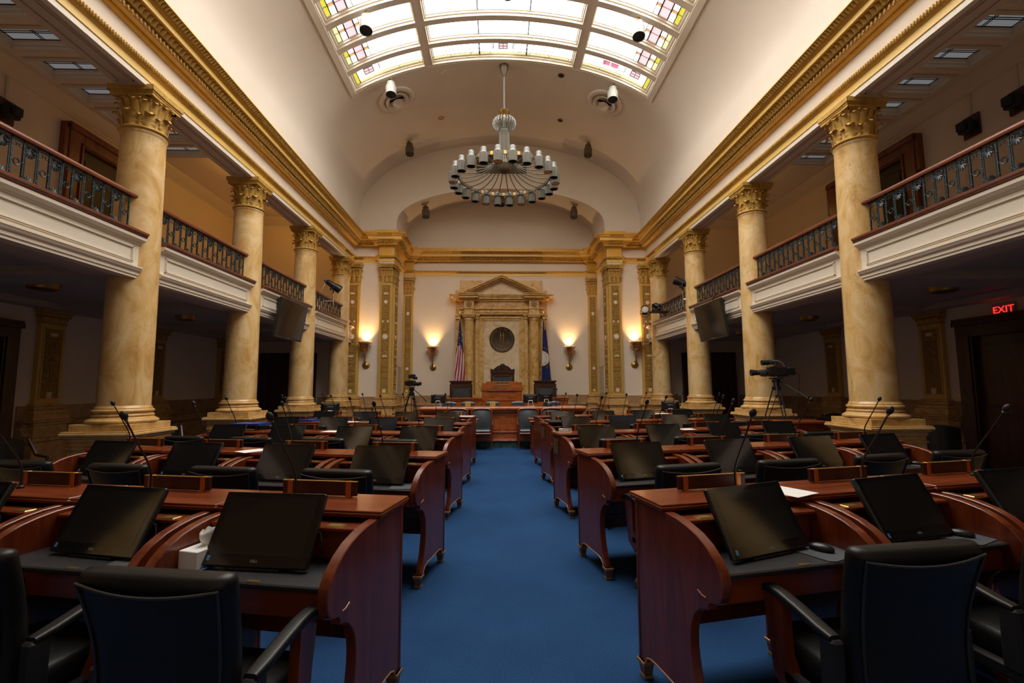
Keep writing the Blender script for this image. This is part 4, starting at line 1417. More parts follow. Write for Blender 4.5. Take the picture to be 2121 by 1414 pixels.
# ================================================================ FLAGS
def flag(label, x0, sgn, kind):
    Y = 18.52
    t = thing('flag', label, 'flag', (x0, Y, 0))
    b = B(); b.lathe([(.0, 0), (.17, 0), (.17, .03), (.12, .06), (.05, .09), (.03, .13)], 24); obj('base', b, 'brass', t)
    b = B(); b.lathe([(.018, .1), (.016, 4.35)], 10); obj('pole', b, 'brass', t)
    b = B(); b.lathe([(.016, 4.33), (.03, 4.35), (.03, 4.38), (.014, 4.42), (.045, 4.50), (.035, 4.60), (.0, 4.70)], 12); obj('finial', b, 'brass', t)
    zt, H = 4.28, 2.75
    def fn(u, v):
        h = v * H; k = v ** .8
        wl, wr = -.03 - (.17 if kind == 'us' else .12) * k, .03 + (.25 if kind == 'us' else .26) * k
        if sgn > 0: wl, wr = -.02 - .10 * k, .04 + .27 * k
        x = wl + (wr - wl) * u
        y = -.05 - .06 * k * sin(u * pi * 5 + v * 1.5) - .05 * k * sin(u * pi)
        return (x, y, zt - h)
    NU, NV = 72, 150
    mats = ['fred', 'fwhite', 'fblue', 'fgold']
    def mf(u, v):
        h = v * H; k = v ** .8
        x = (-.2 + .45 * u) * k
        if kind == 'us':
            if h < 1.05 - .15 * u + .45 * max(0, u - .55) * 2:
                # stars of the canton
                sx, sy = (x + .012 * h) / .075, h / .115
                i, j = round(sx), round(sy)
                if h > .3 and abs(sx - i) < .16 and abs(sy - j) < .14 and (i + j) % 2 == 0: return 1
                return 2
            q = (u * .62 + h * .17) / .088
            return 0 if int(q) % 2 == 0 else 1
        cx, ch = -.14, 1.52
        d = math.hypot((x - cx), (h - ch))
        if d < .285: return 1
        if d < .31: return 3
        return 2
    b = B(); b.grid(NU, NV, fn, 0, mf); obj('cloth', b, mats, t, smooth=60)
    b = B()
    b.tube([fn(1, v / 20) for v in range(1, 21)], .009, 5); b.tube([(-.0, -.06, 4.36), (.02, -.08, 4.30), (.03, -.09, 4.15), (.035, -.1, 3.9)] if kind != 'us' else [(.0, -.06, 4.36), (-.02, -.09, 4.2), (-.06, -.13, 3.6), (-.1, -.16, 3.2)], .014, 6)
    obj('gold_fringe', b, 'fgold', t)
    if kind != 'us':
        def onflag(x, y, h):
            return (x, -.20 - h, zt - 1.52 + y)
        b = B()
        text_arc(b, 'COMMONWEALTH', .085, (-.14, 0), .44, pi * .80, pi * .0, onflag, .004)
        text_arc(b, 'OF KENTUCKY', .085, (-.14, 0), .44, pi * 1.66, pi * 2.06, onflag, .004, inward=True)
        me = b
        # keep only letters that lie on the visible folds and drape them onto the cloth
        vs = []
        for p in b.v:
            h = zt - p[2]; v = max(.01, h / H); k = v ** .8
            wl, wr = -.02 - .10 * k, .04 + .27 * k
            u = (p[0] - wl) / (wr - wl)
            q = fn(min(.995, max(.005, u)), v)
            vs.append((q[0], q[1] - .004 + (p[1] + .20) * 1.0, q[2]))
        keep = [f for f in b.f if all(-.02 - .10 * max(.01, (zt - b.v[i][2]) / H) ** .8 < b.v[i][0] for i in f)]
        b.v, b.f, b.m = vs, keep, [0] * len(keep)
        obj('lettering', b, 'fgold', t)
        b = B()
        text_arc(b, 'UNITED WE STAND', .045, (-.14, 0), .235, pi * .55, -pi * .35, onflag, .004)
        vs = []
        for p in b.v:
            h = zt - p[2]; v = max(.01, h / H); k = v ** .8
            wl, wr = -.02 - .10 * k, .04 + .27 * k
            q = fn(min(.995, max(.005, (p[0] - wl) / (wr - wl))), v)
            vs.append((q[0], q[1] - .004 + (p[1] + .20), q[2]))
        keep = [f for f in b.f if all(-.02 - .10 * max(.01, (zt - b.v[i][2]) / H) ** .8 < b.v[i][0] for i in f)]
        b.v, b.f, b.m = vs, keep, [0] * len(keep)
        obj('motto', b, 'fblue', t)
flag('flag of red and white stripes with starry blue canton on a brass pole', -1.66, -1, 'us')
flag('navy blue state flag with round white seal and gold lettering on a pole', 1.70, 1, 'ky')

# ================================================================ ROSTRUM
def panel(b, x0, x1, z0, z1, y, m=0, d=.012, t=.03):
    # raised moulding round a field on a front facing -y
    b.box(x0, x1, y - d, y, z0, z0 + t, m, .004); b.box(x0, x1, y - d, y, z1 - t, z1, m, .004)
    b.box(x0, x0 + t, y - d, y, z0, z1, m, .004); b.box(x1 - t, x1, y - d, y, z0, z1, m, .004)
def counter():
    Y = 12.86
    t = thing('clerk_counter', 'long cherry wood clerk counter with green marble plinth at the aisle end', 'counter', (0, Y, 0))
    b = B(); b.box(-2.22, 2.2, .06, .75, 0, .17, 0, .005); obj('plinth', b, 'greenmarble', t)
    b = B(); b.box(-2.2, 2.18, .05, .72, .17, .98)
    for z0, z1, d in ((.17, .20, .03), (.20, .23, .015), (.40, .425, .025), (.425, .44, .012), (.86, .88, .015), (.93, .98, .03)):
        b.box(-2.2 - d, 2.18 + d, .05 - d, .1, z0, z1, 0, .005)
    for x in (-2.17, -1.1, .0, 1.1): panel(b, x + .05, x + 1.0, .48, .84, .05, t=.025)
    obj('front_panel', b, 'rost', t)
    b = B(); P = [(-.03, 0), (.0, -.03), (.0, -.05), (.03, -.05), (.06, -.11), (.03, -.13)]
    b.box(-2.30, 2.27, -.06, .78, 1.0, 1.10, 0, .03); b.box(-2.26, 2.23, -.03, .78, .97, 1.0, 0, .01)
    obj('top', b, 'rost', t)
counter()
def highdesk():
    Y = 16.3
    for x0, x1, nm in ((-1.95, -.72, 'left'), (.72, 2.28, 'right')):
        t = thing('secretary_desk', 'low cherry wood dais desk joined to the podium on its %s' % nm, 'desk', (.02, Y, 0))
        b = B(); b.box(x0, x1, 0, .36, 0, 1.18)
        n = 2; w = (x1 - x0) / n
        for k in range(n): panel(b, x0 + w * k + .08, x0 + w * (k + 1) - .08, .5, 1.02, 0, t=.03)
        obj('body', b, 'rost', t)
        b = B(); ox = -.05 if x0 < 0 else 0; o2 = .05 if x0 > 0 else 0
        b.box(x0 + ox, x1 + o2, -.05, .38, 1.22, 1.27, 0, .012); b.box(x0 + ox * .5, x1 + o2 * .5, -.02, .37, 1.16, 1.22, 0, .012)
        n = int((x1 - x0) / .06)
        for k in range(n): b.ball((x0 + (x1 - x0) * (k + .5) / n, -.03, 1.19), .022, 6, 0, (1, .7, 1))
        obj('moulded_top', b, 'rost', t)
    t = thing('speaker_podium', 'tall stepped cherry wood speaker podium with brass nameplates at the centre', 'podium', (.0, 16.32, 0))
    b = B(); b.box(-.70, .70, .0, .36, 0, 1.66)
    b.box(-.66, -.5, -.03, 0, .9, 1.50); b.box(.52, .66, -.03, 0, .9, 1.50)
    for k in range(3):
        c = (-.33 + .33 * k, -.0, 1.36)
        b.lathe([(.075, 0), (.08, -.012), (.065, -.014), (.06, -.004), (0, -.006)], 24, c, axis='y')
    for k in range(4): b.box(-.42 + .27 * k, -.36 + .27 * k, -.02, 0, 1.455, 1.47)
    b.box(-.52, .52, -.02, 0, 1.16, 1.22, 0, .005)
    obj('body', b, 'rost', t)
    b = B(); b.box(-.75, .75, -.06, .38, 1.50, 1.535, 0, .008); b.box(-.72, .72, -.04, .38, 1.535, 1.57, 0, .008); b.box(-.76, .76, -.07, .38, 1.57, 1.605, 0, .01); b.box(-.71, .71, -.03, .38, 1.605, 1.69, 0, .006)
    for k in range(44): b.ball((-.72 + 1.44 * k / 43, -.05, 1.553), .017, 6)
    obj('cornice', b, 'rost', t)
    b = B(); b.box(-.55, .53, .0, .35, 1.66, 1.83, 0, .008); b.box(-.70, -.55, .05, .35, 1.66, 1.775, 0, .006); b.box(.53, .70, .05, .35, 1.66, 1.80, 0, .006)
    obj('lectern_top', b, 'rost', t)
    for x0, x1, z0, z1, tx, sz in ((-.22, .22, 1.735, 1.825, 'ROBERT STIVERS', .042), (-.28, .29, 1.67, 1.73, 'PRESIDENT OF THE SENATE', .032)):
        b = B(); b.box(x0, x1, -.05, .0, z0, z1, 0, .005); o = obj('nameplate', b, 'brass', t)
        b = B(); b.box(x0 + .02, x1 - .02, -.053, -.049, z0 + .018, z1 - .018); f = obj('plate_field', b, 'black', o)
        b = B(); text(b, tx, sz, lambda x, y, h: (x + (x0 + x1) / 2, -.053 - h, (z0 + z1) / 2 + y), .002); obj('lettering', b, 'brass', o)
    t = thing('gooseneck_microphone', 'thin gooseneck microphone on the speaker podium', 'microphone', (.03, 16.80, 1.83))
    b = B(); b.lathe([(0, 0), (.03, 0), (.03, .015), (.01, .02)], 12); obj('base', b, 'plastic', t)
    b = B(); b.tube([(0, 0, .01), (0, -.02, .15), (.03, -.06, .32)], .005, 6); obj('stem', b, 'plastic', t)
    b = B(); b.ball((.033, -.065, .34), .016, 8, 0, (1, 1, 1.5)); obj('head', b, 'plastic', t)
highdesk()
t = thing('telephone', 'small brass candlestick phone pair on the dais desk front', 'ornament', (-.72, 16.22, 1.0))
b = B()
for x in (-.08, .08):
    b.lathe([(0, 0), (.04, 0), (.042, .02), (.015, .05), (.012, .10), (.03, .115), (.0, .12)], 12, (x, 0, 0))
obj('brass_cups', b, 'brass', t)
b = B(); b.box(-.16, .16, -.05, .075, -.03, 0, 0, .005); obj('shelf', b, 'rost', t)

def highchair(label, x, y, zt, w, crest):
    t = thing('rostrum_chair', label, 'chair', (x, y, 0), 0, 'carved high-backed chairs on the rostrum')
    b = B()
    for s in (-1, 1):
        b.box(s * w * .5 - .045, s * w * .5 + .045, -.05, .06, .3, zt - .12, 0, .012)
        for k in range(6): b.ball((s * w * .5, -.055, zt - .32 - .06 * k), .022, 8)
        b.box(s * w * .5 - .05, s * w * .5 + .05, -.6, .05, .02, .10, 0, .01)
        b.box(s * w * .5 - .05, s * w * .5 + .05, -.55, -.02, 1.12, 1.18, 0, .015); b.box(s * w * .5 - .04, s * w * .5 + .04, -.53, -.46, .1, 1.12, 0, .01)
    b.box(-w * .5, w * .5, -.04, .05, zt - .26, zt - .12, 0, .01)
    obj('frame', b, 'dwood', t)
    b = B(); b.box(-w * .5 + .05, w * .5 - .05, -.045, .03, .95, zt - .26, 0, .03); obj('back_cushion', b, 'bluegrey', t)
    if not crest:
        r = B(); c = (0, -.046, zt - .52)
        for q in (.19, .155, .06): r.lathe([(q - .006, 0), (q, -.005), (q + .006, 0)], 32, c, axis='y')
        for k in range(20): r.ball((.172 * cos(k * pi / 10), -.047, zt - .52 + .172 * sin(k * pi / 10)), .01, 5)
        r.tube([(0, -.047, zt - .60), (0, -.047, zt - .44)], .02, 6)
        obj('embossed_seal', r, 'plaque', t)
    b = B(); b.box(-w * .5 + .03, w * .5 - .03, -.58, 0, .80, .95, 0, .04); obj('seat', b, 'bluegrey', t)
    b = B()
    if crest:
        b.box(-w * .56, w * .56, -.07, .06, zt - .14, zt - .09, 0, .01); b.box(-w * .58, w * .58, -.08, .06, zt - .09, zt - .05, 0, .01)
        P = [(-w * .56, 0), (-w * .58, .06), (-w * .52, .085), (-w * .42, .075), (-w * .37, .12), (-w * .25, .20), (-w * .10, .24), (-w * .10, .28), (w * .10, .28), (w * .10, .24), (w * .25, .20), (w * .37, .12), (w * .42, .075), (w * .52, .085), (w * .58, .06), (w * .56, 0)]
        b.prism([(x2, z + zt - .05) for x2, z in P], -.03, .05, 'xz')
        b.tube([(w * .40 * cos(a), -.045, zt - .04 + .21 * sin(a)) for a in [pi * i / 16 for i in range(17)]], .018, 6)
        b.box(-.06, .06, -.075, 0, zt + .02, zt + .24, 0, .02); b.ball((0, -.07, zt + .17), .03, 8)
        for s in (-1, 1):
            for k in range(3): b.ball((s * (.10 + .06 * k), -.04, zt + .05 - .02 * k), .03, 8)
            b.ball((s * w * .53, -.03, zt + .02), .035, 10)
    else:
        b.box(-w * .58, w * .58, -.09, .07, zt - .05, zt, 0, .012); b.box(-w * .54, w * .54, -.07, .06, zt - .09, zt - .05, 0, .012); b.box(-w * .51, w * .51, -.05, .05, zt - .13, zt - .09, 0, .01)
    obj('crest', b, 'dwood', t)
highchair('tall carved walnut speaker chair with arched crest behind the podium', .035, 17.62, 2.27, .80, True)
highchair('walnut framed seal-embossed chair left of the podium, under the striped flag', -1.495, 17.3, 1.87, .74, False)
highchair('walnut framed seal-embossed chair right of the podium, under the navy flag', 1.60, 17.3, 1.87, .74, False)

def make_clerk_chair():
    t = thing('clerk_chair', 'x', 'chair', group='slate leather chairs behind the counter')
    b = B()
    def fn(u, v):
        a = 2 * pi * u; w = .235 - .03 * v * v
        x = w * max(-1, min(1, 1.25 * cos(a))); y = .05 * max(-1, min(1, 1.4 * sin(a)))
        z = .52 + .70 * min(1, v * 1.03) + (.03 * cos(pi * x / .47) * v)
        if v > .97: x *= .9; y *= .4
        return (x, y, z)
    b.grid(28, 12, fn, wrap=True); b.add([fn(i / 28, 1) for i in range(28)], [list(range(28))])
    obj('backrest', b, 'bluegrey', t)
    b = B(); b.box(-.25, .25, -.5, .0, .44, .55, 0, .04); obj('seat', b, 'bluegrey', t)
    b = B()
    P = [(.085 * cos(2 * pi * i / 28), 1.155 + .085 * sin(2 * pi * i / 28)) for i in range(28)]
    b.prism(P, -.062, -.045, 'xz', 0)
    for x in (-.03, .03): b.ball((x, -.064, 1.165), .016, 6, 1, (1, .3, .8))
    obj('gold_seal', b, ['fgold', 'bluegrey'], t)
    b = B()
    for s in (-1, 1):
        b.tube([(s * .25, -.02, .72), (s * .29, -.2, .72), (s * .28, -.42, .70), (s * .26, -.44, .5)], .02, 8)
    obj('armrests', b, 'leather', t)
    b = B(); b.lathe([(.03, .06), (.03, .45)], 12)
    for k in range(5):
        a = 2 * pi * k / 5
        b.tube([(0, -.2 + .2, .10), (.28 * cos(a), .28 * sin(a), .06)], [.03, .02], 6); b.ball((.28 * cos(a), .28 * sin(a), .03), .03, 8)
    obj('swivel_base', b, 'black', t)
    return t
cc = make_clerk_chair()
NOSEAL = []
for x, w in ((-1.62, 'partly hidden behind the left monitor on the counter'), (-1.06, 'showing a gold seal, left of the aisle centre'), (-.31, 'showing a gold seal, in line with the aisle'),
             (.46, 'just left of the twin monitors on the counter'), (1.56, 'right of the twin monitors on the counter')):
    o = at(cc, (x, 14.3, -0.04), 0, 'slate leather clerk chair ' + w)
    if 'seal' not in w: NOSEAL.append(o)

def make_page_chair():
    t = thing('armchair', 'x', 'chair', group='wood-framed leather chairs against the counter front')
    b = B(); w = .27
    def rail(pts, r): b.tube(pts, r, 8)
    rail([(-w, .05, .42), (-w - .01, .10, .75), (-w, .14, 1.0), (-w * .7, .15, 1.045), (0, .15, 1.055), (w * .7, .15, 1.045), (w, .14, 1.0), (w + .01, .10, .75), (w, .05, .42)], .026)
    for s in (-1, 1):
        rail([(s * (w + .01), .10, .76), (s * (w + .035), -.05, .72), (s * (w + .035), -.28, .70), (s * (w + .02), -.33, .66), (s * w, -.35, .45)], .024)
        b.tube([(s * w, -.36, .45), (s * w * 1.02, -.37, .22), (s * w * .98, -.36, .04)], [.032, .024, .015], 8); b.tube([(s * w, .08, .45), (s * w * 1.02, .13, .04)], [.03, .016], 8)
    b.box(-w, w, -.38, .08, .40, .455, 0, .02)
    obj('frame', b, 'mah', t)
    b = B(); b.grid(10, 10, lambda u, v: (-.25 + .5 * u, .07 + .07 * v - .045 * sin(pi * u) * sin(pi * v), .50 + .51 * v - .02 * (2 * u - 1) ** 2 * v)); obj('back_cushion', b, 'bluegrey', t)
    b = B(); b.box(-.265, .265, -.37, .06, .45, .53, 0, .035); obj('seat', b, 'bluegrey', t)
    b = B()
    for s in (-1, 1):
        for y in (-.36, .13): b.lathe([(.015, .045), (.017, .03), (.013, 0), (0, 0)], 10, (s * w * (.98 if y < 0 else 1.02), y, 0))
    obj('brass_feet', b, 'brass', t)
    return t
pc = make_page_chair()
for x, w in ((-.60, 'left edge of the aisle'), (-1.25, 'second left of the aisle'), (.66, 'right edge of the aisle'), (1.30, 'second right of the aisle')):
    at(pc, (x, 12.66, 0), 0, 'wood-framed slate leather armchair against the counter front, ' + w)
t = thing('oval_back_chair', 'mahogany chair with rounded hoop back beside the right end of the counter', 'chair', (2.50, 12.75, 0))
b = B()
b.tube([(-.27, 0, .45), (-.29, .02, .8), (-.24, .03, .98), (-.12, .035, 1.05), (0, .035, 1.06), (.12, .035, 1.05), (.24, .03, .98), (.29, .02, .8), (.27, 0, .45)], .03, 8)
for s in (-1, 1):
    for y in (-.4, .0): b.tube([(s * .25, y, .45), (s * .25, y, 0)], [.028, .016], 8)
b.box(-.27, .27, -.43, .03, .40, .45, 0, .02); obj('frame', b, 'doorwood', t)
b = B(); b.grid(8, 8, lambda u, v: (-.24 + .48 * u, .0 + .02 * v - .03 * sin(pi * u) * sin(pi * v), .5 + .5 * v * (1 - .12 * (2 * u - 1) ** 2))); b.box(-.25, .25, -.41, 0, .45, .52, 0, .03); obj('cushion', b, 'bluegrey', t)

# small side tables at the head of the aisle
def make_table():
    t = thing('side_table', 'x', 'table', group='small mahogany side tables')
    b = B(); b.box(-.40, .40, -.28, .28, .79, .82, 0, .008); obj('top', b, 'mah_x', t)
    b = B(); b.box(-.34, .34, -.22, .22, .66, .79); obj('apron', b, 'mah_x', t)
    b = B(); b.lathe([(.0, 0), (.022, 0), (.028, .06), (.022, .08), (.03, .12), (.036, .14), (.025, .18), (.03, .40), (.036, .62), (.036, .68)], 12)
    lm = b.mesh('leg', 'mah')
    for x in (-.32, .32):
        for y in (-.2, .2): obj('leg', lm, None, t, (x, y, 0))
    b = B(); b.box(-.42, .1, -.1, .25, .82, .87, 0, .004); obj('drawer_box', b, 'mah_x', t)
    return t
tb = make_table()
at(tb, (1.0, 11.62, 0), 0, 'small mahogany side table at the head of the aisle, right side')
at(tb, (-1.06, 11.62, 0), pi, 'small mahogany side table at the head of the aisle, left side')
t = thing('credenza', 'plain mahogany credenza between the two nearest columns on the right', 'cabinet', (5.28, 8.45, 0))
b = B(); b.box(-.42, .42, -.25, .25, 0, .97)
panel(b, -.36, -.02, .15, .88, -.25); panel(b, .02, .36, .15, .88, -.25); obj('body', b, 'mah', t)
b = B(); b.box(-.46, .46, -.29, .29, .97, 1.01, 0, .008); obj('top', b, 'mah_x', t)
# ================================================================ SENATE DESKS
ZS = .80
PAN = [(.03, .985), (.40, .985), (.46, .982), (.54, .97), (.62, .95), (.69, .918), (.745, .878), (.785, .83), (.80, .785), (.795, .74), (.775, .702), (.745, .682), (.705, .674), (.69, .657), (.69, .637), (.66, .63), (.62, .61),
       (.585, .575), (.56, .53), (.547, .47), (.545, .40), (.555, .33), (.575, .25), (.605, .18), (.635, .13), (.64, .098),
       (.60, .098), (.585, .12), (.55, .143), (.48, .153), (.22, .153), (.16, .148), (.12, .132), (.10, .098), (.03, .098)]
def make_desk():
    t = thing('desk', 'x', 'desk', group='scroll-sided mahogany senate desks')
    b = B()
    for z0, z1, e in ((.985, .995, -.004), (.995, 1.008, .006), (1.008, 1.02, 0)):
        b.box(-.476 - e * .3, .476 + e * .3, -.348 - e, .008 + e, z0, z1, 0, .003)
    obj('top', b, 'mah_x', t)
    pb = B(); Q = [(-s, z) for s, z in PAN]
    n = len(Q)
    pb.M = None
    # the scroll panel with softly rounded arrises
    ins = .004
    def inset(P, d):
        out = []
        for i in range(len(P)):
            p0, p1, p2 = Vector(P[i - 1]), Vector(P[i]), Vector(P[(i + 1) % len(P)])
            a = (p1 - p0).normalized(); c = (p2 - p1).normalized()
            nn = Vector((-a.y, a.x)) + Vector((-c.y, c.x))
            nn = nn.normalized() if nn.length > 1e-6 else Vector((0, 0))
            out.append((p1.x + nn.x * d, p1.y + nn.y * d))
        return out
    area = sum(Q[i - 1][0] * Q[i][1] - Q[i][0] * Q[i - 1][1] for i in range(n))
    Qi = inset(Q, ins if area > 0 else -ins)
    L = [[(-.025, y, z) for y, z in Qi], [(-.021, y, z) for y, z in Q], [(.021, y, z) for y, z in Q], [(.025, y, z) for y, z in Qi]]
    vs = sum(L, [])
    fs = [list(range(n))[::-1], [3 * n + i for i in range(n)]] + [[j * n + i, j * n + (i + 1) % n, (j + 1) * n + (i + 1) % n, (j + 1) * n + i] for j in range(3) for i in range(n)]
    pb.add(vs, fs)
    pb.box(-.03, .03, -.055, -.035, .10, .985, 0, .004)
    pm = pb.mesh('side_panel', 'mah', 40)
    fb = B()
    def ft(y):
        vs = []
        for z, hw in ((0, .026), (.005, .028), (.018, .028), (.02, .024), (.075, .030), (.077, .036), (.095, .038), (.098, .034)):
            vs += [(-hw, y - hw, z), (hw, y - hw, z), (hw, y + hw, z), (-hw, y + hw, z)]
        fs = [[4 * j + i, 4 * j + (i + 1) % 4, 4 * j + 4 + (i + 1) % 4, 4 * j + 4 + i] for j in range(7) for i in range(4)]
        fb.add(vs, fs, [m for m in (1, 1, 0, 0, 0, 1, 1) for _ in range(4)])
    ft(0); fm = fb.mesh('foot', ['feetwood', 'feetbrass'], 20)
    ab = B()       # light bead along the apron and the small nick line of the scroll
    ab.tube([(0, -s, z - .002) for s, z in PAN[26:34]], .005, 5)
    am = ab.mesh('apron_bead', 'beadwood')
    nb = B(); nb.tube([(0, -.62, .70), (0, -.65, .688), (0, -.68, .688)], .0035, 5); nm = nb.mesh('scroll_line', 'beadwood')
    for s in (-1, 1):
        p = obj('side_panel', pm, None, t, (s * .435, 0, 0))
        for y in (-.065, -.64): obj('foot', fm, None, p, (0, y, 0))
        obj('apron_bead', am, None, p, (s * .025, 0, 0)); obj('scroll_line', nm, None, p, (s * .026, 0, 0))
    b = B(); b.box(-.41, .41, -.06, -.04, .24, .985); panel(b, -.36, .36, .34, .9, -.06); obj('modesty_panel', b, 'mah', t)
    b = B(); b.box(-.41, .41, -.455, -.34, .942, .962, 0, .004); b.box(-.41, .41, -.40, -.385, .80, .945); obj('ledge', b, 'mah_x', t)
    b = B()
    b.box(-.045, .045, -.445, -.385, .960, .965, 0, .002); gm = b.mesh('grommet', 'brass')
    b = B(); b.box(-.034, .034, -.436, -.396, .9645, .9665, 0); g2 = b.mesh('grommet_slot', 'darkbrass')
    for x in (-.27, .27):
        g = obj('grommet', gm, None, t, (x, 0, 0)); obj('slot', g2, None, g)
    b = B(); b.box(-.41, .41, -.735, -.38, ZS - .025, ZS, 0, .006); obj('work_surface', b, 'laminate', t)
    b = B(); b.box(-.41, .41, -.70, -.68, .655, ZS - .02); b.box(-.41, .41, -.68, -.1, .66, .675); obj('drawer_front', b, 'mah_x', t)
    b = B(); b.box(.02, .085, -.725, -.705, ZS, ZS + .0025, 0); obj('lock_plate', b, 'brass', t)
    return t
M['feetwood'] = mat('foot_wood', (0.14, 0.075, 0.05), 0.4)
M['feetbrass'] = mat('foot_brass_band', (0.62, 0.36, 0.14), 0.35, 0.7)
M['beadwood'] = mat('light_bead', (0.52, 0.24, 0.12), 0.3)

def rrect(hw, hd, r, n=4):
    P = []
    for cx, cy, a0 in ((hw - r, hd - r, 0), (-hw + r, hd - r, pi / 2), (-hw + r, -hd + r, pi), (hw - r, -hd + r, 1.5 * pi)):
        for i in range(n + 1):
            a = a0 + pi / 2 * i / n
            P.append((cx + r * cos(a), cy + r * sin(a)))
    return P
def make_chair():
    t = thing('swivel_chair', 'x', 'chair', group='black leather swivel chairs at the desks')
    # back: stacked rounded sections, leaning back, top edge dished
    def sect(v):
        z = .47 + .53 * v
        hw = .255 + .03 * v - .012 * sin(pi * v)
        hd = .050 - .006 * v
        cy = -.20 - .075 * v - .03 * sin(pi * v) * -1
        return z, hw, hd, cy
    b = B(); rings = []
    NV = 12
    for j in range(NV + 1):
        v = j / NV; z, hw, hd, cy = sect(v)
        rings.append([(x, y + cy + .025 - .028 * (1 - (x / hw) ** 2), z + .022 * v ** 3 * (x / hw) ** 2 - .012 * v ** 3) for x, y in rrect(hw, hd, .04)])
    for sh, dz in ((.94, .016), (.80, .026), (.5, .031)):
        z, hw, hd, cy = sect(1)
        rings.append([(x * (1 - (1 - sh) * .25), y * sh + cy + .025 - .028 * (1 - (x / hw) ** 2), z + dz + .022 * (x / hw) ** 2 - .012) for x, y in rrect(hw, hd, .04)])
    n = len(rings[0]); vs = sum(rings, [])
    fs = [[j * n + i, j * n + (i + 1) % n, (j + 1) * n + (i + 1) % n, (j + 1) * n + i] for j in range(len(rings) - 1) for i in range(n)]
    fs += [list(range(n))[::-1], [(len(rings) - 1) * n + i for i in range(n)]]
    b.add(vs, fs)
    obj('backrest', b, 'leather', t, smooth=60)
    b = B()
    def bp(u, v, o):
        z, hw, hd, cy = sect(v); x = (2 * u - 1) * (hw - .022)
        return (x, cy - hd + .025 - .028 * (1 - (x / hw) ** 2) - o, z + .028 * v ** 3 * (x / hw) ** 2 - .018 * v ** 3)
    b.grid(12, 12, lambda u, v: bp(u, .02 + .97 * v, .014 * (1 - max(abs(2 * u - 1) ** 6, abs(2 * v - 1) ** 6))))
    obj('back_panel', b, 'leather', t, smooth=60)
    b = B()
    P = [bp(0, .02 + .97 * i / 10, .006) for i in range(11)] + [bp(i / 10, .99, .006) for i in range(1, 11)] + [bp(1, .99 - .97 * i / 10, .006) for i in range(1, 11)]
    b.tube(P, .0055, 6); obj('piping', b, 'leatherpipe', t)
    b = B(); rings = []
    for z, g in ((.38, .93), (.40, 1.0), (.47, 1.0), (.50, .97), (.515, .88), (.52, .6)):
        rings.append([(x * g, y * g + .04, z) for x, y in rrect(.255, .265, .07)])
    n = len(rings[0]); vs = sum(rings, [])
    b.add(vs, [[j * n + i, j * n + (i + 1) % n, (j + 1) * n + (i + 1) % n, (j + 1) * n + i] for j in range(5) for i in range(n)] + [list(range(n)), [5 * n + i for i in range(n)]])
    obj('seat', b, 'leather', t, smooth=60)
    ab = B(); path = [(-.17, .668), (-.10, .678), (0, .70), (.10, .718), (.17, .722), (.22, .712), (.245, .692)]
    sec = rrect(.031, .019, .015)
    vs = []
    for k, (y, z) in enumerate(path):
        g = .85 if k in (0, len(path) - 1) else 1
        vs += [(x * g, y, z + q * g) for x, q in sec]
    n = len(sec)
    ab.add(vs, [[j * n + i, j * n + (i + 1) % n, (j + 1) * n + (i + 1) % n, (j + 1) * n + i] for j in range(len(path) - 1) for i in range(n)] + [list(range(n)), [(len(path) - 1) * n + i for i in range(n)]])
    am = ab.mesh('arm_pad', 'leather', 60)
    sb = B()
    sb.prism([(.09, .70), (.21, .705), (.18, .52), (.16, .36), (.06, .30), (.02, .36), (.08, .48)], -.022, .022, 'yz', 0)
    sm = sb.mesh('arm_support', 'mah')
    rb = B(); rb.box(-.026, .026, -.19, -.11, .40, .67, 0, .01); rb.box(-.022, .022, -.2, .1, .36, .42, 0, .01); rm = rb.mesh('arm_bracket', 'black')
    for s in (-1, 1):
        a = obj('armrest', am, None, t, (s * .295, 0, 0)); obj('arm_support', sm, None, a); obj('arm_bracket', rm, None, a)
    b = B(); b.lathe([(0, .39), (.10, .385), (.10, .36), (.035, .35), (.03, .12), (.05, .11), (.05, .09), (0, .09)], 16); obj('gas_column', b, 'black', t)
    lb = B(); lb.M = None
    lb.prism([(.03, .12), (.29, .075), (.31, .055), (.29, .05), (.03, .075)], -.028, .028, 'xz'); lm = lb.mesh('star_leg', 'mah')
    kb = B(); kb.lathe([(0, -.012), (.028, -.012), (.03, 0), (.028, .012), (0, .012)], 14, axis='y'); kb.box(-.012, .012, -.018, .018, -.005, .03, 0, .004); km = kb.mesh('caster', 'darkbrass')
    for k in range(5):
        a = 2 * pi * k / 5 + .3
        l = obj('star_leg', lm, None, t, (0, 0, 0), a); obj('caster', km, None, l, (.295, 0, .03))
    return t
TILT = .49
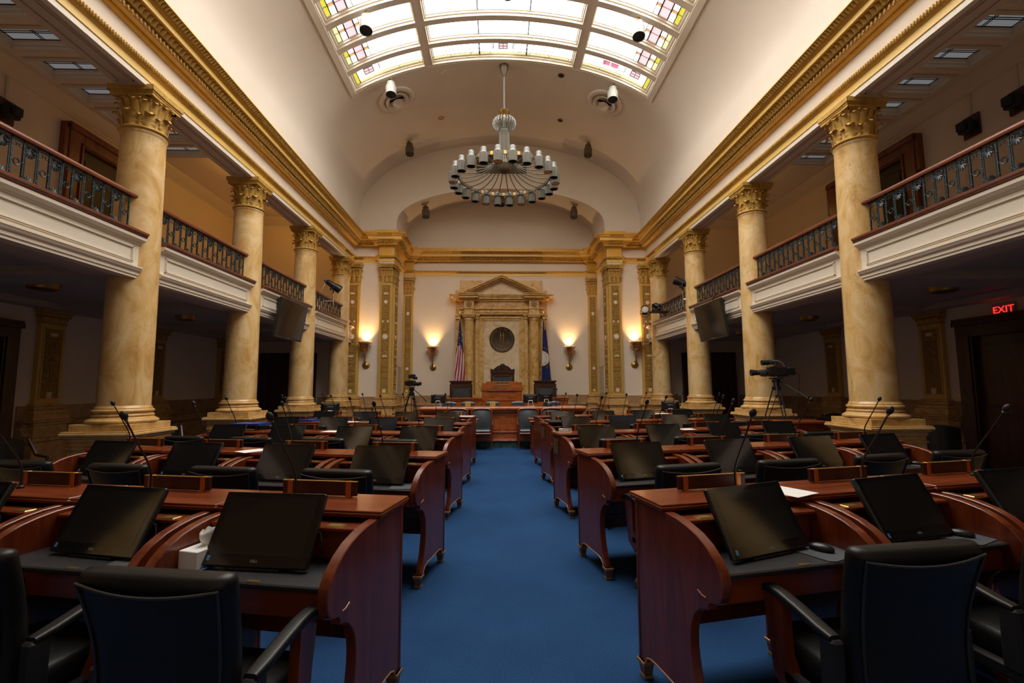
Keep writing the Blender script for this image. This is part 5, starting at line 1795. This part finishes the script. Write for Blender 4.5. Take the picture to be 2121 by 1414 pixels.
def make_monitor(mark=True):
    t = thing('computer_monitor', 'x', 'computer', group='black all-in-one computers on the desks')
    R = Matrix.Translation((0, 0, .018)) @ Matrix.Rotation(-TILT, 4, 'X')
    b = B(); b.M = R
    b.box(-.265, .265, .0, .030, 0, .345, 0, .006); b.box(-.20, .20, .03, .055, .04, .29, 0, .012); obj('housing', b, 'plastic', t)
    b = B(); b.M = R; b.box(-.262, .262, -.004, .0, .003, .342, 0, .0015); obj('glass_front', b, 'screen', t)
    b = B(); b.M = R; b.box(-.232, .232, -.0046, -.004, .052, .318); obj('display', b, 'display', t)
    b = B(); b.prism([(.03, .012), (.10, .012), (.165, .012), (.12, .13), (.10, .13)], -.06, .06, 'yz'); b.box(-.13, .13, .0, .17, 0, .012, 0, .004); obj('stand', b, 'plastic', t)
    b = B(); b.M = R; text(b, 'DELL', .017, lambda x, y, h: (x, -.0042 - h, .026 + y), .0008); obj('logo', b, 'logo', t)
    b = B(); b.M = R; b.box(-.243, -.228, -.0052, -.004, .022, .044); b.box(-.243, -.228, -.0053, -.004, .040, .044, 1); obj('sticker', b, ['sticker', 'brass'], t)
    b = B(); b.tube([(.22, .10, .16), (.27, .11, .15), (.29, .10, .08), (.27, .11, .01), (.24, .15, .006)], .004, 6); obj('cable', b, 'plastic', t)
    return t
M['display'] = mat('dark_display', (0.010, 0.010, 0.0095), 0.09, spec=1.0)
def make_mic():
    t = thing('gooseneck_microphone', 'x', 'microphone', group='gooseneck microphones on the desks')
    b = B(); b.lathe([(0, 0), (.020, 0), (.020, .012), (.010, .018), (.008, .04), (0, .04)], 14); obj('base', b, 'plastic', t)
    P = [(0, 0, .02), (0, 0, .10), (0, -.006, .14), (.0, -.03, .19), (0, -.075, .26), (0, -.13, .345), (0, -.19, .445)]
    b = B(); b.tube(P, [.0065, .0065, .0062, .006, .0055, .005, .005], 8); obj('stem', b, 'plastic', t)
    d = (Vector(P[-1]) - Vector(P[-2])).normalized()
    q = Vector(P[-1])
    b = B(); b.tube([q, q + d * .012], .010, 10); obj('ring', b, 'chrome', t)
    b = B(); b.tube([q + d * (.010 + .055 * i / 6) for i in range(7)], [.010, .016, .019, .020, .018, .013, .004], 10); obj('foam_head', b, 'black', t)
    return t
def make_plate():
    t = thing('nameplate', 'x', 'nameplate', group='wooden nameplates on the desks')
    b = B(); b.box(-.235, .235, -.010, .010, .006, .085, 0, .003); obj('block', b, 'dwood', t)
    b = B(); b.box(-.236, .236, -.011, .011, .083, .087); obj('gold_edge', b, 'gilt', t)
    b = B(); b.box(-.016, .016, -.014, .014, .0, .088, 0, .002); b.box(-.016, .016, -.035, .014, 0, .004); bm_ = b.mesh('bracket', 'bracketwood')
    for x in (-.185, .185): obj('bracket', bm_, None, t, (x, 0, 0))
    return t
M['bracketwood'] = mat('polished_copper_bracket', (0.62, 0.22, 0.05), 0.3, 0.7)
P_desk, P_chair, P_mon, P_mic, P_plate = make_desk(), make_chair(), make_monitor(), make_mic(), make_plate()

ROWS = {1: [(.60, 2.86), (.59, 4.78), (.57, 6.64), (.58, 8.52), (.59, 10.25)], -1: [(-.71, 2.80), (-.675, 4.68), (-.65, 6.68), (-.63, 8.47), (-.62, 10.33)]}
ANG = math.radians(11.6)
RN = ['the nearest row', 'the second row', 'the third row', 'the fourth row', 'the farthest row']
UN = ['next to the aisle', 'second from the aisle', 'third from the aisle', 'outermost from the aisle']
SEAT = {}
def seatpt(S, k, u, s, z):
    # u along the row from its aisle corner, s towards the sitter
    x0, y0 = ROWS[S][k]
    ux, uy = S * cos(ANG), sin(ANG)
    sx, sy = S * sin(ANG), -cos(ANG)
    return (x0 + ux * u + sx * s, y0 + uy * u + sy * s, z)
rnd = random.Random(3)
for S, nm in ((1, 'right'), (-1, 'left')):
    rz0 = S * ANG
    for k in range(5):
        for i in range(4):
            if k == 0 and i == 3: continue
            uc = .48 + .962 * i
            where = '%s, %s, %s side' % (UN[i], RN[k], nm)
            p = seatpt(S, k, uc, 0, 0)
            at(P_desk, p, rz0, 'scroll-sided mahogany desk ' + where)
            du, dr = rnd.uniform(-.03, .03), rnd.uniform(-.05, .05)
            cu, cs, crz = uc + du, .945 + rnd.uniform(-.03, .03), dr
            if k == 0 and i == 0: cu, cs, crz = (uc + .13, .93, -.08) if S > 0 else (uc - .08, .97, .03)
            if k == 0 and i == 1: cu, cs, crz = (uc + .16, .93, -.1) if S > 0 else (uc - .03, .90, .02)
            at(P_chair, seatpt(S, k, cu, cs, 0), rz0 + crz, 'black leather swivel chair ' + where)
            mu, mr = uc + rnd.uniform(-.03, .06), rnd.uniform(-.04, .08) * S
            ms = .60
            if k == 0 and i == 0: mu, mr, ms = (uc - .01, .17, .60) if S > 0 else (uc + .03, .045, .62)
            at(P_mon, seatpt(S, k, mu, ms, ZS), rz0 + mr, 'black all-in-one computer ' + where)
            at(P_mic, seatpt(S, k, uc + .13, .17, 1.02), rz0 + rnd.uniform(-.15, .15), 'gooseneck microphone ' + where)
            at(P_plate, seatpt(S, k, uc + .04, .07, 1.02), rz0, 'dark wood nameplate with brackets ' + where)

def sheet(S, k, u, s, z, w, h, rz, lab, name='paper', m='paper', th=.002, cat='paper'):
    b = B(); b.box(-w / 2, w / 2, -h / 2, h / 2, 0, th)
    return obj(name, b, m, None, seatpt(S, k, u, s, z), rz, label=lab, cat=cat)
sheet(1, 0, .90, .23, 1.02, .22, .28, .5, 'white paper on the nearest right desk top beside the aisle')
sheet(-1, 1, 1.96, .24, 1.02, .2, .26, -.6, 'white paper on the second-row left desk top, third from the aisle')
sheet(-1, 2, 1.85, .20, 1.02, .36, .22, -.2, 'white papers with a red edge on the third-row left desk top')
sheet(-1, 3, 2.3, .2, 1.02, .36, .22, -.2, 'white papers on the fourth-row left desk top')
sheet(-1, 4, .2, .2, 1.02, .36, .24, -.2, 'white papers on the farthest left desk by the aisle')
sheet(-1, 1, .62, .06, 1.02, .09, .05, -.2, 'small white card on the second-row left desk by the aisle', 'card')
sheet(1, 4, 2.95, .2, 1.02, .5, .25, .2, 'white papers spread on the farthest right desk')
sheet(1, 2, 2.0, .25, 1.02, .2, .2, .2, 'white paper on the third-row right desk top, third from the aisle')
sheet(1, 1, 2.75, .28, 1.02, .22, .16, .2, 'white paper on the second-row right desk, third from the aisle')
sheet(-1, 2, 3.3, .1, 1.09, .48, .30, -.2, 'blue vinyl folder on the outermost third-row left desk', 'folder', 'blue', .03, 'folder')
sheet(-1, 3, 3.2, .1, 1.02, .42, .30, -.2, 'blue vinyl folder on the outermost fourth-row left desk', 'folder', 'blue', .03, 'folder')
t = thing('ring_binder', 'open black ring binder with white pages on the fourth-row right desk by the aisle', 'binder', seatpt(1, 3, .42, .30, 1.02), ANG)
b = B(); b.box(-.36, .0, -.16, .16, 0, .03, 0, .006); obj('cover', b, 'black', t)
b = B(); b.box(.0, .34, -.15, .15, .0, .035, 0, .004); obj('page_block', b, 'grey', t)
t = thing('document_stack', 'white pages and a yellow sheet in the cubby of the fourth-row right aisle desk', 'papers', seatpt(1, 3, .35, .52, ZS), ANG)
b = B(); b.box(-.15, .0, -.05, .05, 0, .13); b.box(.03, .30, -.05, .05, 0, .13); obj('pages', b, 'paper', t)
b = B(); b.box(.0, .03, -.052, .05, 0, .13); obj('yellow_sheet', b, 'fgold', t)

def make_mouse():
    t = thing('mouse_mat', 'x', 'mouse mat', group='grey mouse mats')
    b = B(); P = [(.13 * x, .11 * y) for x, y in ((-1, -.8), (-.8, -1), (.6, -1), (.85, -.85), (1, -.5), (1, .7), (.8, 1), (-.8, 1), (-1, .8))]
    b.prism(P, 0, .004, 'xy'); obj('mat', b, 'pad', t)
    m = thing('computer_mouse', 'x', 'mouse', group='black computer mice')
    b = B(); b.ball((0, 0, .012), .06, 16, 0, (.55, 1.0, .42)); obj('shell', b, 'plastic', m)
    b = B(); b.tube([(0, .058, .012), (-.02, .10, .006), (-.06, .13, .004), (-.09, .12, .004)], .0025, 5); obj('cable', b, 'plastic', m)
    return t, m
mt, ms = make_mouse()
for S, k, i, nm in ((1, 0, 0, 'nearest right desk by the aisle'), (1, 0, 1, 'nearest-row right desk second from the aisle'), (1, 1, 3, 'outermost second-row right desk'), (-1, 0, 1, 'nearest-row left desk second from the aisle'), (-1, 1, 0, 'second-row left desk by the aisle')):
    u = .48 + .962 * i + (.30 if S > 0 else -.30) * 1.0
    at(mt, seatpt(S, k, u, .60, ZS), S * ANG + .25, 'grey mouse mat on the ' + nm)
    if S > 0: at(ms, seatpt(S, k, u - .01, .59, ZS + .004), S * ANG + .5, 'black computer mouse on the ' + nm)
t = thing('tissue_box', 'white tissue box with a tissue pulled up, beside the nearest left computer', 'tissue box', seatpt(-1, 0, .815, .545, ZS), -ANG - .10)
b = B(); b.box(-.055, .055, -.11, .11, 0, .085, 0, .003); obj('carton', b, 'paper', t)
b = B()
def tis(u, v):
    a = 2 * pi * u; r = .02 + .035 * v * (1 - .4 * v) * (1 + .45 * sin(3 * a)) * (1 if v < .9 else .6)
    return (r * cos(a), .3 * r * sin(a) * 4 + .06 * v * v * (1 if cos(a - .8) > 0 else .2), .085 + .075 * v * (1 + .7 * max(0, cos(a - 1.0)) ** 2) * (.9 + .1 * sin(5 * a)))
b.grid(36, 8, tis, wrap=True); obj('tissue', b, 'paper', t, smooth=80)
t = thing('pen', 'blue and white ballpoint pen lying in front of the tissue box', 'pen', seatpt(-1, 0, .735, .61, ZS + .006), 1.15)
b = B(); b.tube([(-.07, 0, 0), (.0, 0, 0), (.002, 0, 0)], .005, 8); obj('barrel', b, 'blue', t)
b = B(); b.tube([(.002, 0, 0), (.06, 0, 0), (.075, 0, 0)], [.005, .0048, .001], 8); obj('cap', b, 'paper', t)
for k, lab in ((2, 'third'), (3, 'fourth')):
    x0, y0 = ROWS[1][k]
    t = thing('desk_plaque', 'small dark bronze plaque on the aisle side of the %s-row right desk' % lab, 'plaque', seatpt(1, k, .018, .17, .83), ANG)
    b = B(); b.box(-.008, 0, -.10, .10, -.10, .10, 0, .003); obj('plate', b, 'plaque', t)
    b = B()
    for r in range(6): b.box(-.0095, -.006, -.07 + .01 * (r % 3), .07 - .012 * (r % 2), .065 - .026 * r, .073 - .026 * r)
    obj('raised_lines', b, 'gilt', t)

# monitors standing with their backs to the room, and clutter on the counter
def backmon(label, loc, rz, m=1.0):
    t = thing('desktop_monitor', label, 'monitor', loc, rz)
    b = B(); w, h = .26 * m, .31 * m
    b.box(-w, w, .0, .03, .09, .09 + h, 0, .006)
    q = [(-w, 0, .09), (w, 0, .09), (w, 0, .09 + h), (-w, 0, .09 + h), (-w * .62, -.06, .13), (w * .62, -.06, .13), (w * .62, -.06, .04 + h), (-w * .62, -.06, .04 + h)]
    b.add(q, [(4, 5, 6, 7), (0, 1, 5, 4), (1, 2, 6, 5), (2, 3, 7, 6), (3, 0, 4, 7)]); obj('housing', b, 'plastic', t)
    b = B(); b.box(-.08 * m, .08 * m, -.064, -.06, .24 * m + .05, .255 * m + .05); obj('logo_strip', b, 'logo', t)
    b = B()
    for s in (-1, 1): b.tube([(s * .05, -.06, .16), (s * .075, -.12, .01)], .009, 6)
    b.tube([(-.05, -.06, .16), (.05, -.06, .16)], .009, 6); b.box(-.11, .11, -.16, .10, 0, .012, 0, .004); obj('stand', b, 'logo', t)
    return t
backmon('black monitor seen from behind at the left end of the counter', (-1.83, 13.25, 1.10), 0, .78)
backmon('black monitor seen from behind on the counter, left one of the pair', (.76, 13.2, 1.10), 0, .78)
backmon('black monitor seen from behind on the counter, right one of the pair', (1.19, 13.25, 1.13), .25, .80)
t = thing('desk_telephone', 'black desk telephone on the counter in front of the twin monitors', 'telephone', (1.22, 13.0, 1.10), .3)
b = B(); b.prism([(-.1, 0), (.1, 0), (.1, .07), (-.1, .03)], -.09, .09, 'yz'); obj('body', b, 'plastic', t)
b = B(); b.tube([(-.06, -.08, .075), (-.06, .0, .10), (-.06, .09, .095)], [.025, .016, .025], 8); obj('handset', b, 'black', t)
for x, lab in ((-1.45, 'left end of the counter'), (1.47, 'counter right of the twin monitors')):
    o = dup(P_mic, (x, 13.1, 1.10), 0, 'gooseneck microphone on the ' + lab)
for x, S, lab in ((-4.42, -1, 'left'), (4.33, 1, 'right')):
    t = thing('press_table', 'dark press table behind the farthest %s row' % lab, 'table', (x, 12.15, 0))
    b = B(); b.box(-.7, .7, -.3, .3, .86, .90, 0, .006); obj('top', b, 'dwood', t)
    b = B()
    for xx in (-.64, .64):
        for yy in (-.25, .25): b.box(xx - .03, xx + .03, yy - .03, yy + .03, 0, .86)
    obj('legs', b, 'dwood', t)
    backmon('black monitor seen from behind on the %s press table' % lab, (x, 12.1, .90), S * -.3, .85)

# ================================================================ BROADCAST GEAR
def tripod(label, loc, rz, h, sp):
    t = thing('camera_tripod', label, 'tripod', loc, rz)
    for k in range(3):
        a = 2 * pi * k / 3 + .5
        b = B(); e = (sp * cos(a), sp * sin(a), .03); s0 = (.06 * cos(a), .06 * sin(a), h)
        md = tuple(s0[i] * .45 + e[i] * .55 for i in range(3))
        px, py = -sin(a) * .03, cos(a) * .03
        for d in (-1, 1): b.tube([(s0[0] + d * px, s0[1] + d * py, s0[2]), (md[0] + d * px, md[1] + d * py, md[2])], .012, 6)
        b.tube([md, e], .015, 6); b.ball(e, .03, 8); b.box(md[0] - .03, md[0] + .03, md[1] - .03, md[1] + .03, md[2] - .04, md[2] + .04, 1, .008)
        b.tube([(0, 0, h * .42), (e[0] * .52, e[1] * .52, h * .30)], .012, 6)
        obj('leg', b, ['black', 'red' if k else 'plastic'], t)
    b = B(); b.lathe([(0, h - .06), (.08, h - .04), (.085, h + .02), (.06, h + .04), (.05, h + .10), (.075, h + .11), (.075, h + .17), (0, h + .18)], 18); b.lathe([(.04, h * .40), (.05, h * .42), (.04, h * .46), (0, h * .46)], 12)
    b.box(-.06, .06, -.16, .16, h + .18, h + .21, 0, .008); obj('fluid_head', b, 'plastic', t)
    b = B(); b.tube([(.05, -.08, h + .12), (.22, -.36, h - .08), (.30, -.50, h - .20)], [.012, .012, .018], 8); b.tube([(-.05, -.08, h + .12), (-.20, -.34, h - .06), (-.26, -.44, h - .15)], [.012, .012, .018], 8); obj('pan_handles', b, 'black', t)
    return t
def studiocam(label, loc, rz):
    t = thing('television_camera', label, 'camera', loc, rz)
    b = B(); b.box(-.07, .07, -.22, .16, .02, .22, 0, .02); b.box(-.06, .06, -.36, -.22, .05, .20, 0, .015); obj('body', b, 'plastic', t)
    b = B(); b.tube([(0, .14, .24), (0, .16, .30), (0, .10, .335), (0, -.06, .335), (0, -.14, .29), (0, -.18, .22)], .014, 8); obj('top_handle', b, 'grey', t)
    b = B(); b.lathe([(.055, .16), (.06, .18), (.06, .30), (.05, .32), (.055, .40), (.065, .46), (.065, .48), (.05, .48), (0, .46)], 20, (0, 0, .10), axis='y'); b.box(-.08, -.05, .2, .32, .02, .10, 0, .01); obj('lens', b, 'black', t)
    b = B(); b.tube([(0, .06, .31), (0, .26, .30)], [.045, .055], 12); b.box(-.09, -.03, .04, .12, .26, .33, 0, .01); obj('viewfinder', b, 'black', t)
    b = B(); b.box(-.01, .02, .0, .03, .222, .235); b.ball((-.073, .02, .02), .012, 6); obj('tally_light', b, 'red', t)
    b = B(); b.tube([(.0, -.36, .12), (0, -.46, .05), (.02, -.44, -.3), (.03, -.30, -.8), (.05, -.25, -1.2)], .008, 6); obj('cable', b, 'black', t)
    return t
tripod('black camera tripod with red clamps in front of the second column on the right', (5.44, 9.25, 0), 0, 1.60, .52)
studiocam('black television camera on the tripod by the second right column, facing the rostrum side', (5.44, 9.25, 1.81), 1.45)
tripod('black camera tripod at the left end of the clerk counter', (-2.62, 13.5, 0), .4, 1.45, .48)
t = studiocam('black television camera on the tripod at the left end of the counter', (-2.62, 13.5, 1.66), -2.2)
b = B(); b.box(-.16, .16, -.05, .06, .30, .44, 0, .02); obj('monitor_hood', b, 'plastic', t)
t.scale = (.72, .72, .8)

def tv(S, label):
    c = (S * 5.27, 11.66, 3.30)
    t = thing('television', label, 'television', c, 0)
    t.rotation_euler = (0, 0, S * pi / 2 * -1)
    hw, hh = .76, .475
    Rm = Matrix.Rotation(.17, 4, 'X')
    b = B(); b.M = Rm; b.box(-hw, hw, .0, .06, -hh, hh, 0, .01); b.box(-.4, .4, .06, .10, -.25, .25, 0, .02); obj('housing', b, 'plastic', t)
    b = B(); b.M = Rm; b.box(-hw + .035, hw - .035, -.003, .001, -hh + .05, hh - .035); obj('display', b, 'display', t)
    b = B(); b.M = Rm; b.box(-.05, .05, -.003, .0, -hh + .018, -hh + .030); obj('logo', b, 'logo', t)
    b = B(); b.tube([(-.2, .06, .3), (-.2, .22, .4)], .02, 6); b.tube([(.2, .06, .3), (.2, .22, .4)], .02, 6); b.box(-.35, .35, .19, .22, .0, .62, 0, .005); b.tube([(-.35, .2, .62), (-.35, .33, .66)], .012, 6); b.tube([(.35, .2, .62), (.35, .33, .66)], .012, 6)
    obj('wall_bracket', b, 'black', t)
    b = B(); b.tube([(.0, .08, .4), (.05, .1, .62), (.2, .16, .70), (.35, .24, .5)], .012, 6); obj('cable', b, 'black', t)
tv(-1, 'large television tilted down from the left gallery front between the second and third columns')
tv(1, 'large television tilted down from the right gallery front between the second and third columns')

def stagelamp(label, loc, rz, pitch, face):
    t = thing('stage_lamp', label, 'stage light', loc, rz)
    Rm = Matrix.Rotation(pitch, 4, 'X')
    b = B(); b.M = Rm; b.lathe([(0, -.26), (.06, -.25), (.085, -.20), (.095, -.05), (.125, .12), (.135, .24), (.125, .24), (.11, .15)], 20, axis='y'); b.box(-.1, .1, -.03, .03, -.16, -.10); obj('housing', b, 'plastic', t)
    b = B(); b.M = Rm; b.lathe([(.118, .20), (0, .22)], 20, axis='y'); obj('lens', b, face, t)
    b = B(); b.tube([(-.14, 0, 0), (-.15, 0, -.12), (-.08, 0, -.24), (.08, 0, -.24), (.15, 0, -.12), (.14, 0, 0)], .012, 6); obj('yoke', b, 'plastic', t)
    b = B(); b.tube([(0, 0, -.24), (0, 0, -.62)], .016, 8); b.tube([(0, 0, -.50), (0, -.62, -.50)], .014, 8); b.tube([(.02, -.25, .05), (.06, -.35, -.2), (.02, -.4, -.9), (.1, -.42, -1.1)], .006, 5); obj('pole', b, 'chrome', t)
    b = B(); b.M = Rm; b.lathe([(.03, -.34), (.035, -.26)], 10, axis='y'); obj('blue_plug', b, 'blue', t)
    return t
stagelamp('black stage lamp on a pole over the far left gallery railing', (-5.35, 14.7, 4.85), -pi / 2 + .3, -.55, 'black')
stagelamp('black stage lamp on a pole over the right gallery railing above the television', (5.38, 13.55, 4.72), pi / 2 - .5, .45, 'grey')
stagelamp('small stage lamp with a white lens at the far right corner of the gallery', (5.0, 16.0, 4.30), pi - .25, 0, 'lens')
t = thing('ptz_camera', 'small domed remote camera on a shelf at the far right gallery railing', 'camera', (5.27, 15.6, 4.19))
b = B(); b.lathe([(0, 0), (.15, 0), (.15, .07), (.12, .09), (0, .09)], 24); obj('base', b, 'plastic', t)
b = B()
for s in (-1, 1): b.box(s * .12 - .02, s * .12 + .02, -.06, .06, .08, .27, 0, .02)
b.ball((0, 0, .20), .10, 14); obj('camera_head', b, 'plastic', t)
b = B(); b.lathe([(.04, -.08), (.045, -.125), (.03, -.125), (0, -.11)], 16, (0, 0, .2), axis='y'); obj('lens', b, 'grey', t)
t = thing('camera_shelf', 'flat black shelf bracket carrying the remote camera off the right railing', 'shelf', (5.27, 15.6, 4.17))
b = B(); b.box(-.2, .40, -.16, .16, -.025, .02, 0, .004); b.tube([(.34, 0, -.02), (.34, 0, -.22)], .015, 6); obj('plate', b, 'black', t)

# speakers high on the gallery walls
for S, y, lab in ((1, 8.88, 'right gallery wall, nearer the wooden doorway'), (1, 8.0, 'right gallery wall, at the picture edge'), (-1, 8.85, 'left gallery wall at the picture edge')):
    t = thing('wall_speaker', 'dark loudspeaker on a square wooden plate, ' + lab, 'speaker', (S * XW, y, 6.98), S * pi / 2 * -1)
    t.rotation_euler = (0, 0, -S * pi / 2)
    b = B(); b.box(-.17, .17, -.04, 0, -.22, .24, 0, .006); obj('back_plate', b, 'dwood', t)
    b = B(); b.box(-.13, .13, -.22, -.10, -.13, .13, 0, .02); b.prism([(-.10, -.11), (-.10, .11), (-.04, .06), (-.04, -.06)], -.1, .1, 'yz'); b.box(-.09, .09, -.30, -.21, -.09, .09, 0, .02); obj('cabinet', b, 'black', t)
    b = B(); b.tube([(0, -.02, .24), (0, -.02, .72)], .022, 8); obj('conduit', b, 'cream', t)

# gallery seats glimpsed through the railings
def make_gseat():
    t = thing('gallery_armchair', 'x', 'chair', group='amber gallery seats')
    b = B()
    b.tube([(0, -.28, .1), (-.02, -.28, .62), (-.05, -.2, .74), (-.06, 0, .76), (-.05, .2, .74), (-.02, .28, .62), (0, .28, .1)], .03, 6)
    for s in (-1, 1): b.box(-.42, .03, s * .27 - .025, s * .27 + .025, .42, .47, 0, .01); b.box(-.40, -.34, s * .27 - .025, s * .27 + .025, 0, .45)
    obj('frame', b, 'doorwood', t)
    b = B(); b.box(-.07, .0, -.24, .24, .30, .70, 0, .03); b.box(-.42, 0, -.24, .24, .26, .36, 0, .03); obj('cushion', b, 'amberseat', t)
    return t
gs = make_gseat()
seats = [(1, 6.45 + i * .62, r) for i in range(4) for r in (0, 1)] + [(1, 9.2 + i * .62, 0) for i in range(5)] + [(-1, 7.6, 0), (-1, 8.2, 0), (-1, 8.8, 0)]
GN = ['first', 'second', 'third', 'fourth', 'fifth']
cnt = {}
for S, y, r in seats:
    nm = 'right' if S > 0 else 'left'
    cnt[S, r] = cnt.get((S, r), 0) + 1
    at(gs, (S * (6.9 + .9 * r), y, 3.60), pi if S > 0 else 0, 'amber upholstered gallery seat behind the %s railing, %s, place %d from the front' % (nm, ('front line', 'raised line')[r], cnt[S, r]))

# ceiling lights under the galleries
def make_under():
    t = thing('ceiling_light', 'x', 'ceiling light', group='unlit drum lights under the galleries')
    b = B(); b.lathe([(.20, 0), (.22, -.02), (.20, -.13), (.17, -.15), (0, -.15)], 28); obj('drum', b, 'darkbrass', t)
    b = B(); b.lathe([(.14, -.152), (0, -.155)], 20); obj('glass', b, 'canbrown', t)
    return t
ul = make_under()
for S, nm in ((-1, 'left'), (1, 'right')):
    for y, w in ((7.85, 'nearest bay'), (11.4, 'second bay'), (14.6, 'farthest bay')):
        at(ul, (S * 7.7, y, 3.42), 0, 'unlit brass drum ceiling light under the %s gallery, %s' % (nm, w))

# exit sign
t = thing('exit_sign', 'red illuminated exit sign over the dark doorway on the right', 'sign', (XW, 8.62, 3.10), -pi / 2)
b = B(); b.box(-.20, .20, -.06, 0, -.13, .13, 0, .008); obj('case', b, 'exitbox', t)
b = B(); text(b, 'EXIT', .185, lambda x, y, h: (x * 1.02, -.061 - h, y), .004); obj('letters', b, 'exitred', t)
b = B(); b.ball((.24, -.03, -.10), .012, 8); obj('pilot_lamp', b, 'exitred', t)
# chairs standing in the dark side aisles
def make_aisle():
    t = thing('aisle_chair', 'x', 'chair', group='dark chairs in the side aisles')
    b = B()
    b.grid(12, 6, lambda u, v: (-.26 + .52 * u, .26 - .12 * sin(pi * u) + .06 * v, .5 + .45 * v - .06 * (2 * u - 1) ** 2)); b.box(-.27, .27, -.28, .25, .42, .52, 0, .04); obj('upholstery', b, 'leather', t)
    b = B()
    for s in (-1, 1):
        b.tube([(s * .28, .26, .9), (s * .31, .1, .68), (s * .30, -.2, .66), (s * .27, -.27, .45)], .022, 6)
        for y in (-.25, .24): b.tube([(s * .25, y, .45), (s * .27, y * 1.1, 0)], [.026, .016], 6)
    obj('frame', b, 'dwood', t)
    return t
ac = make_aisle()
for x, y, rz, lab in ((-6.6, 9.3, .6, 'left aisle, beside the nearest pedestal on its far side'), (-7.0, 6.9, 1.2, 'left aisle, at the near side of the nearest pedestal'), (-7.6, 9.9, .9, 'left aisle, against the marble wall'),
                      (7.45, 7.9, -.8, 'right aisle, by the dark double door'), (7.2, 10.2, -.6, 'right aisle, behind the second pedestal'), (8.2, 11.5, -.9, 'right aisle, against the marble wall')):
    at(ac, (x, y, 0), rz, 'dark leather armchair in the ' + lab)
t = thing('paper_cup', 'white paper cup on the marble ledge of the left aisle wall', 'cup', (-9.58, 9.82, .93))
b = B(); b.lathe([(0, 0), (.032, 0), (.042, .11), (.038, .11), (.03, .01)], 18); obj('body', b, 'paper', t)

# ================================================================ WARM LAMPS IN THE GALLERIES AND OVER THE ROSTRUM
for S, e in ((-1, 9.0), (1, 2.0)):
    for y in (13.2, 15.6):
        t = thing('gallery_lamp', 'small brass ceiling globe in the %s gallery, %s' % ('left' if S < 0 else 'right', 'nearer' if y < 14 else 'farther'), 'ceiling light', (S * 7.4, y, 8.0))
        b = B(); b.lathe([(0, 0), (.09, 0), (.08, -.04), (.03, -.06), (.02, -.10)], 16); obj('canopy', b, 'darkbrass', t)
        b = B(); b.ball((0, 0, -.19), .10, 14); obj('globe', b, 'warmbulb', t)
        lamp('gallery_bulb', 'POINT', (S * 7.4, y, 7.62), e, (1.0, .50, .07), shadow_soft_size=.12)

# tidy names of the setting
n = 0
for o in list(COL.objects):
    if o.parent is None and o.get('kind') == 'structure' and o.name.startswith('trim'):
        n += 1; o.name = 'trim_%d' % n

for o in NOSEAL:
    for c in list(o.children):
        if c.name.startswith('gold_seal'): bpy.data.objects.remove(c)
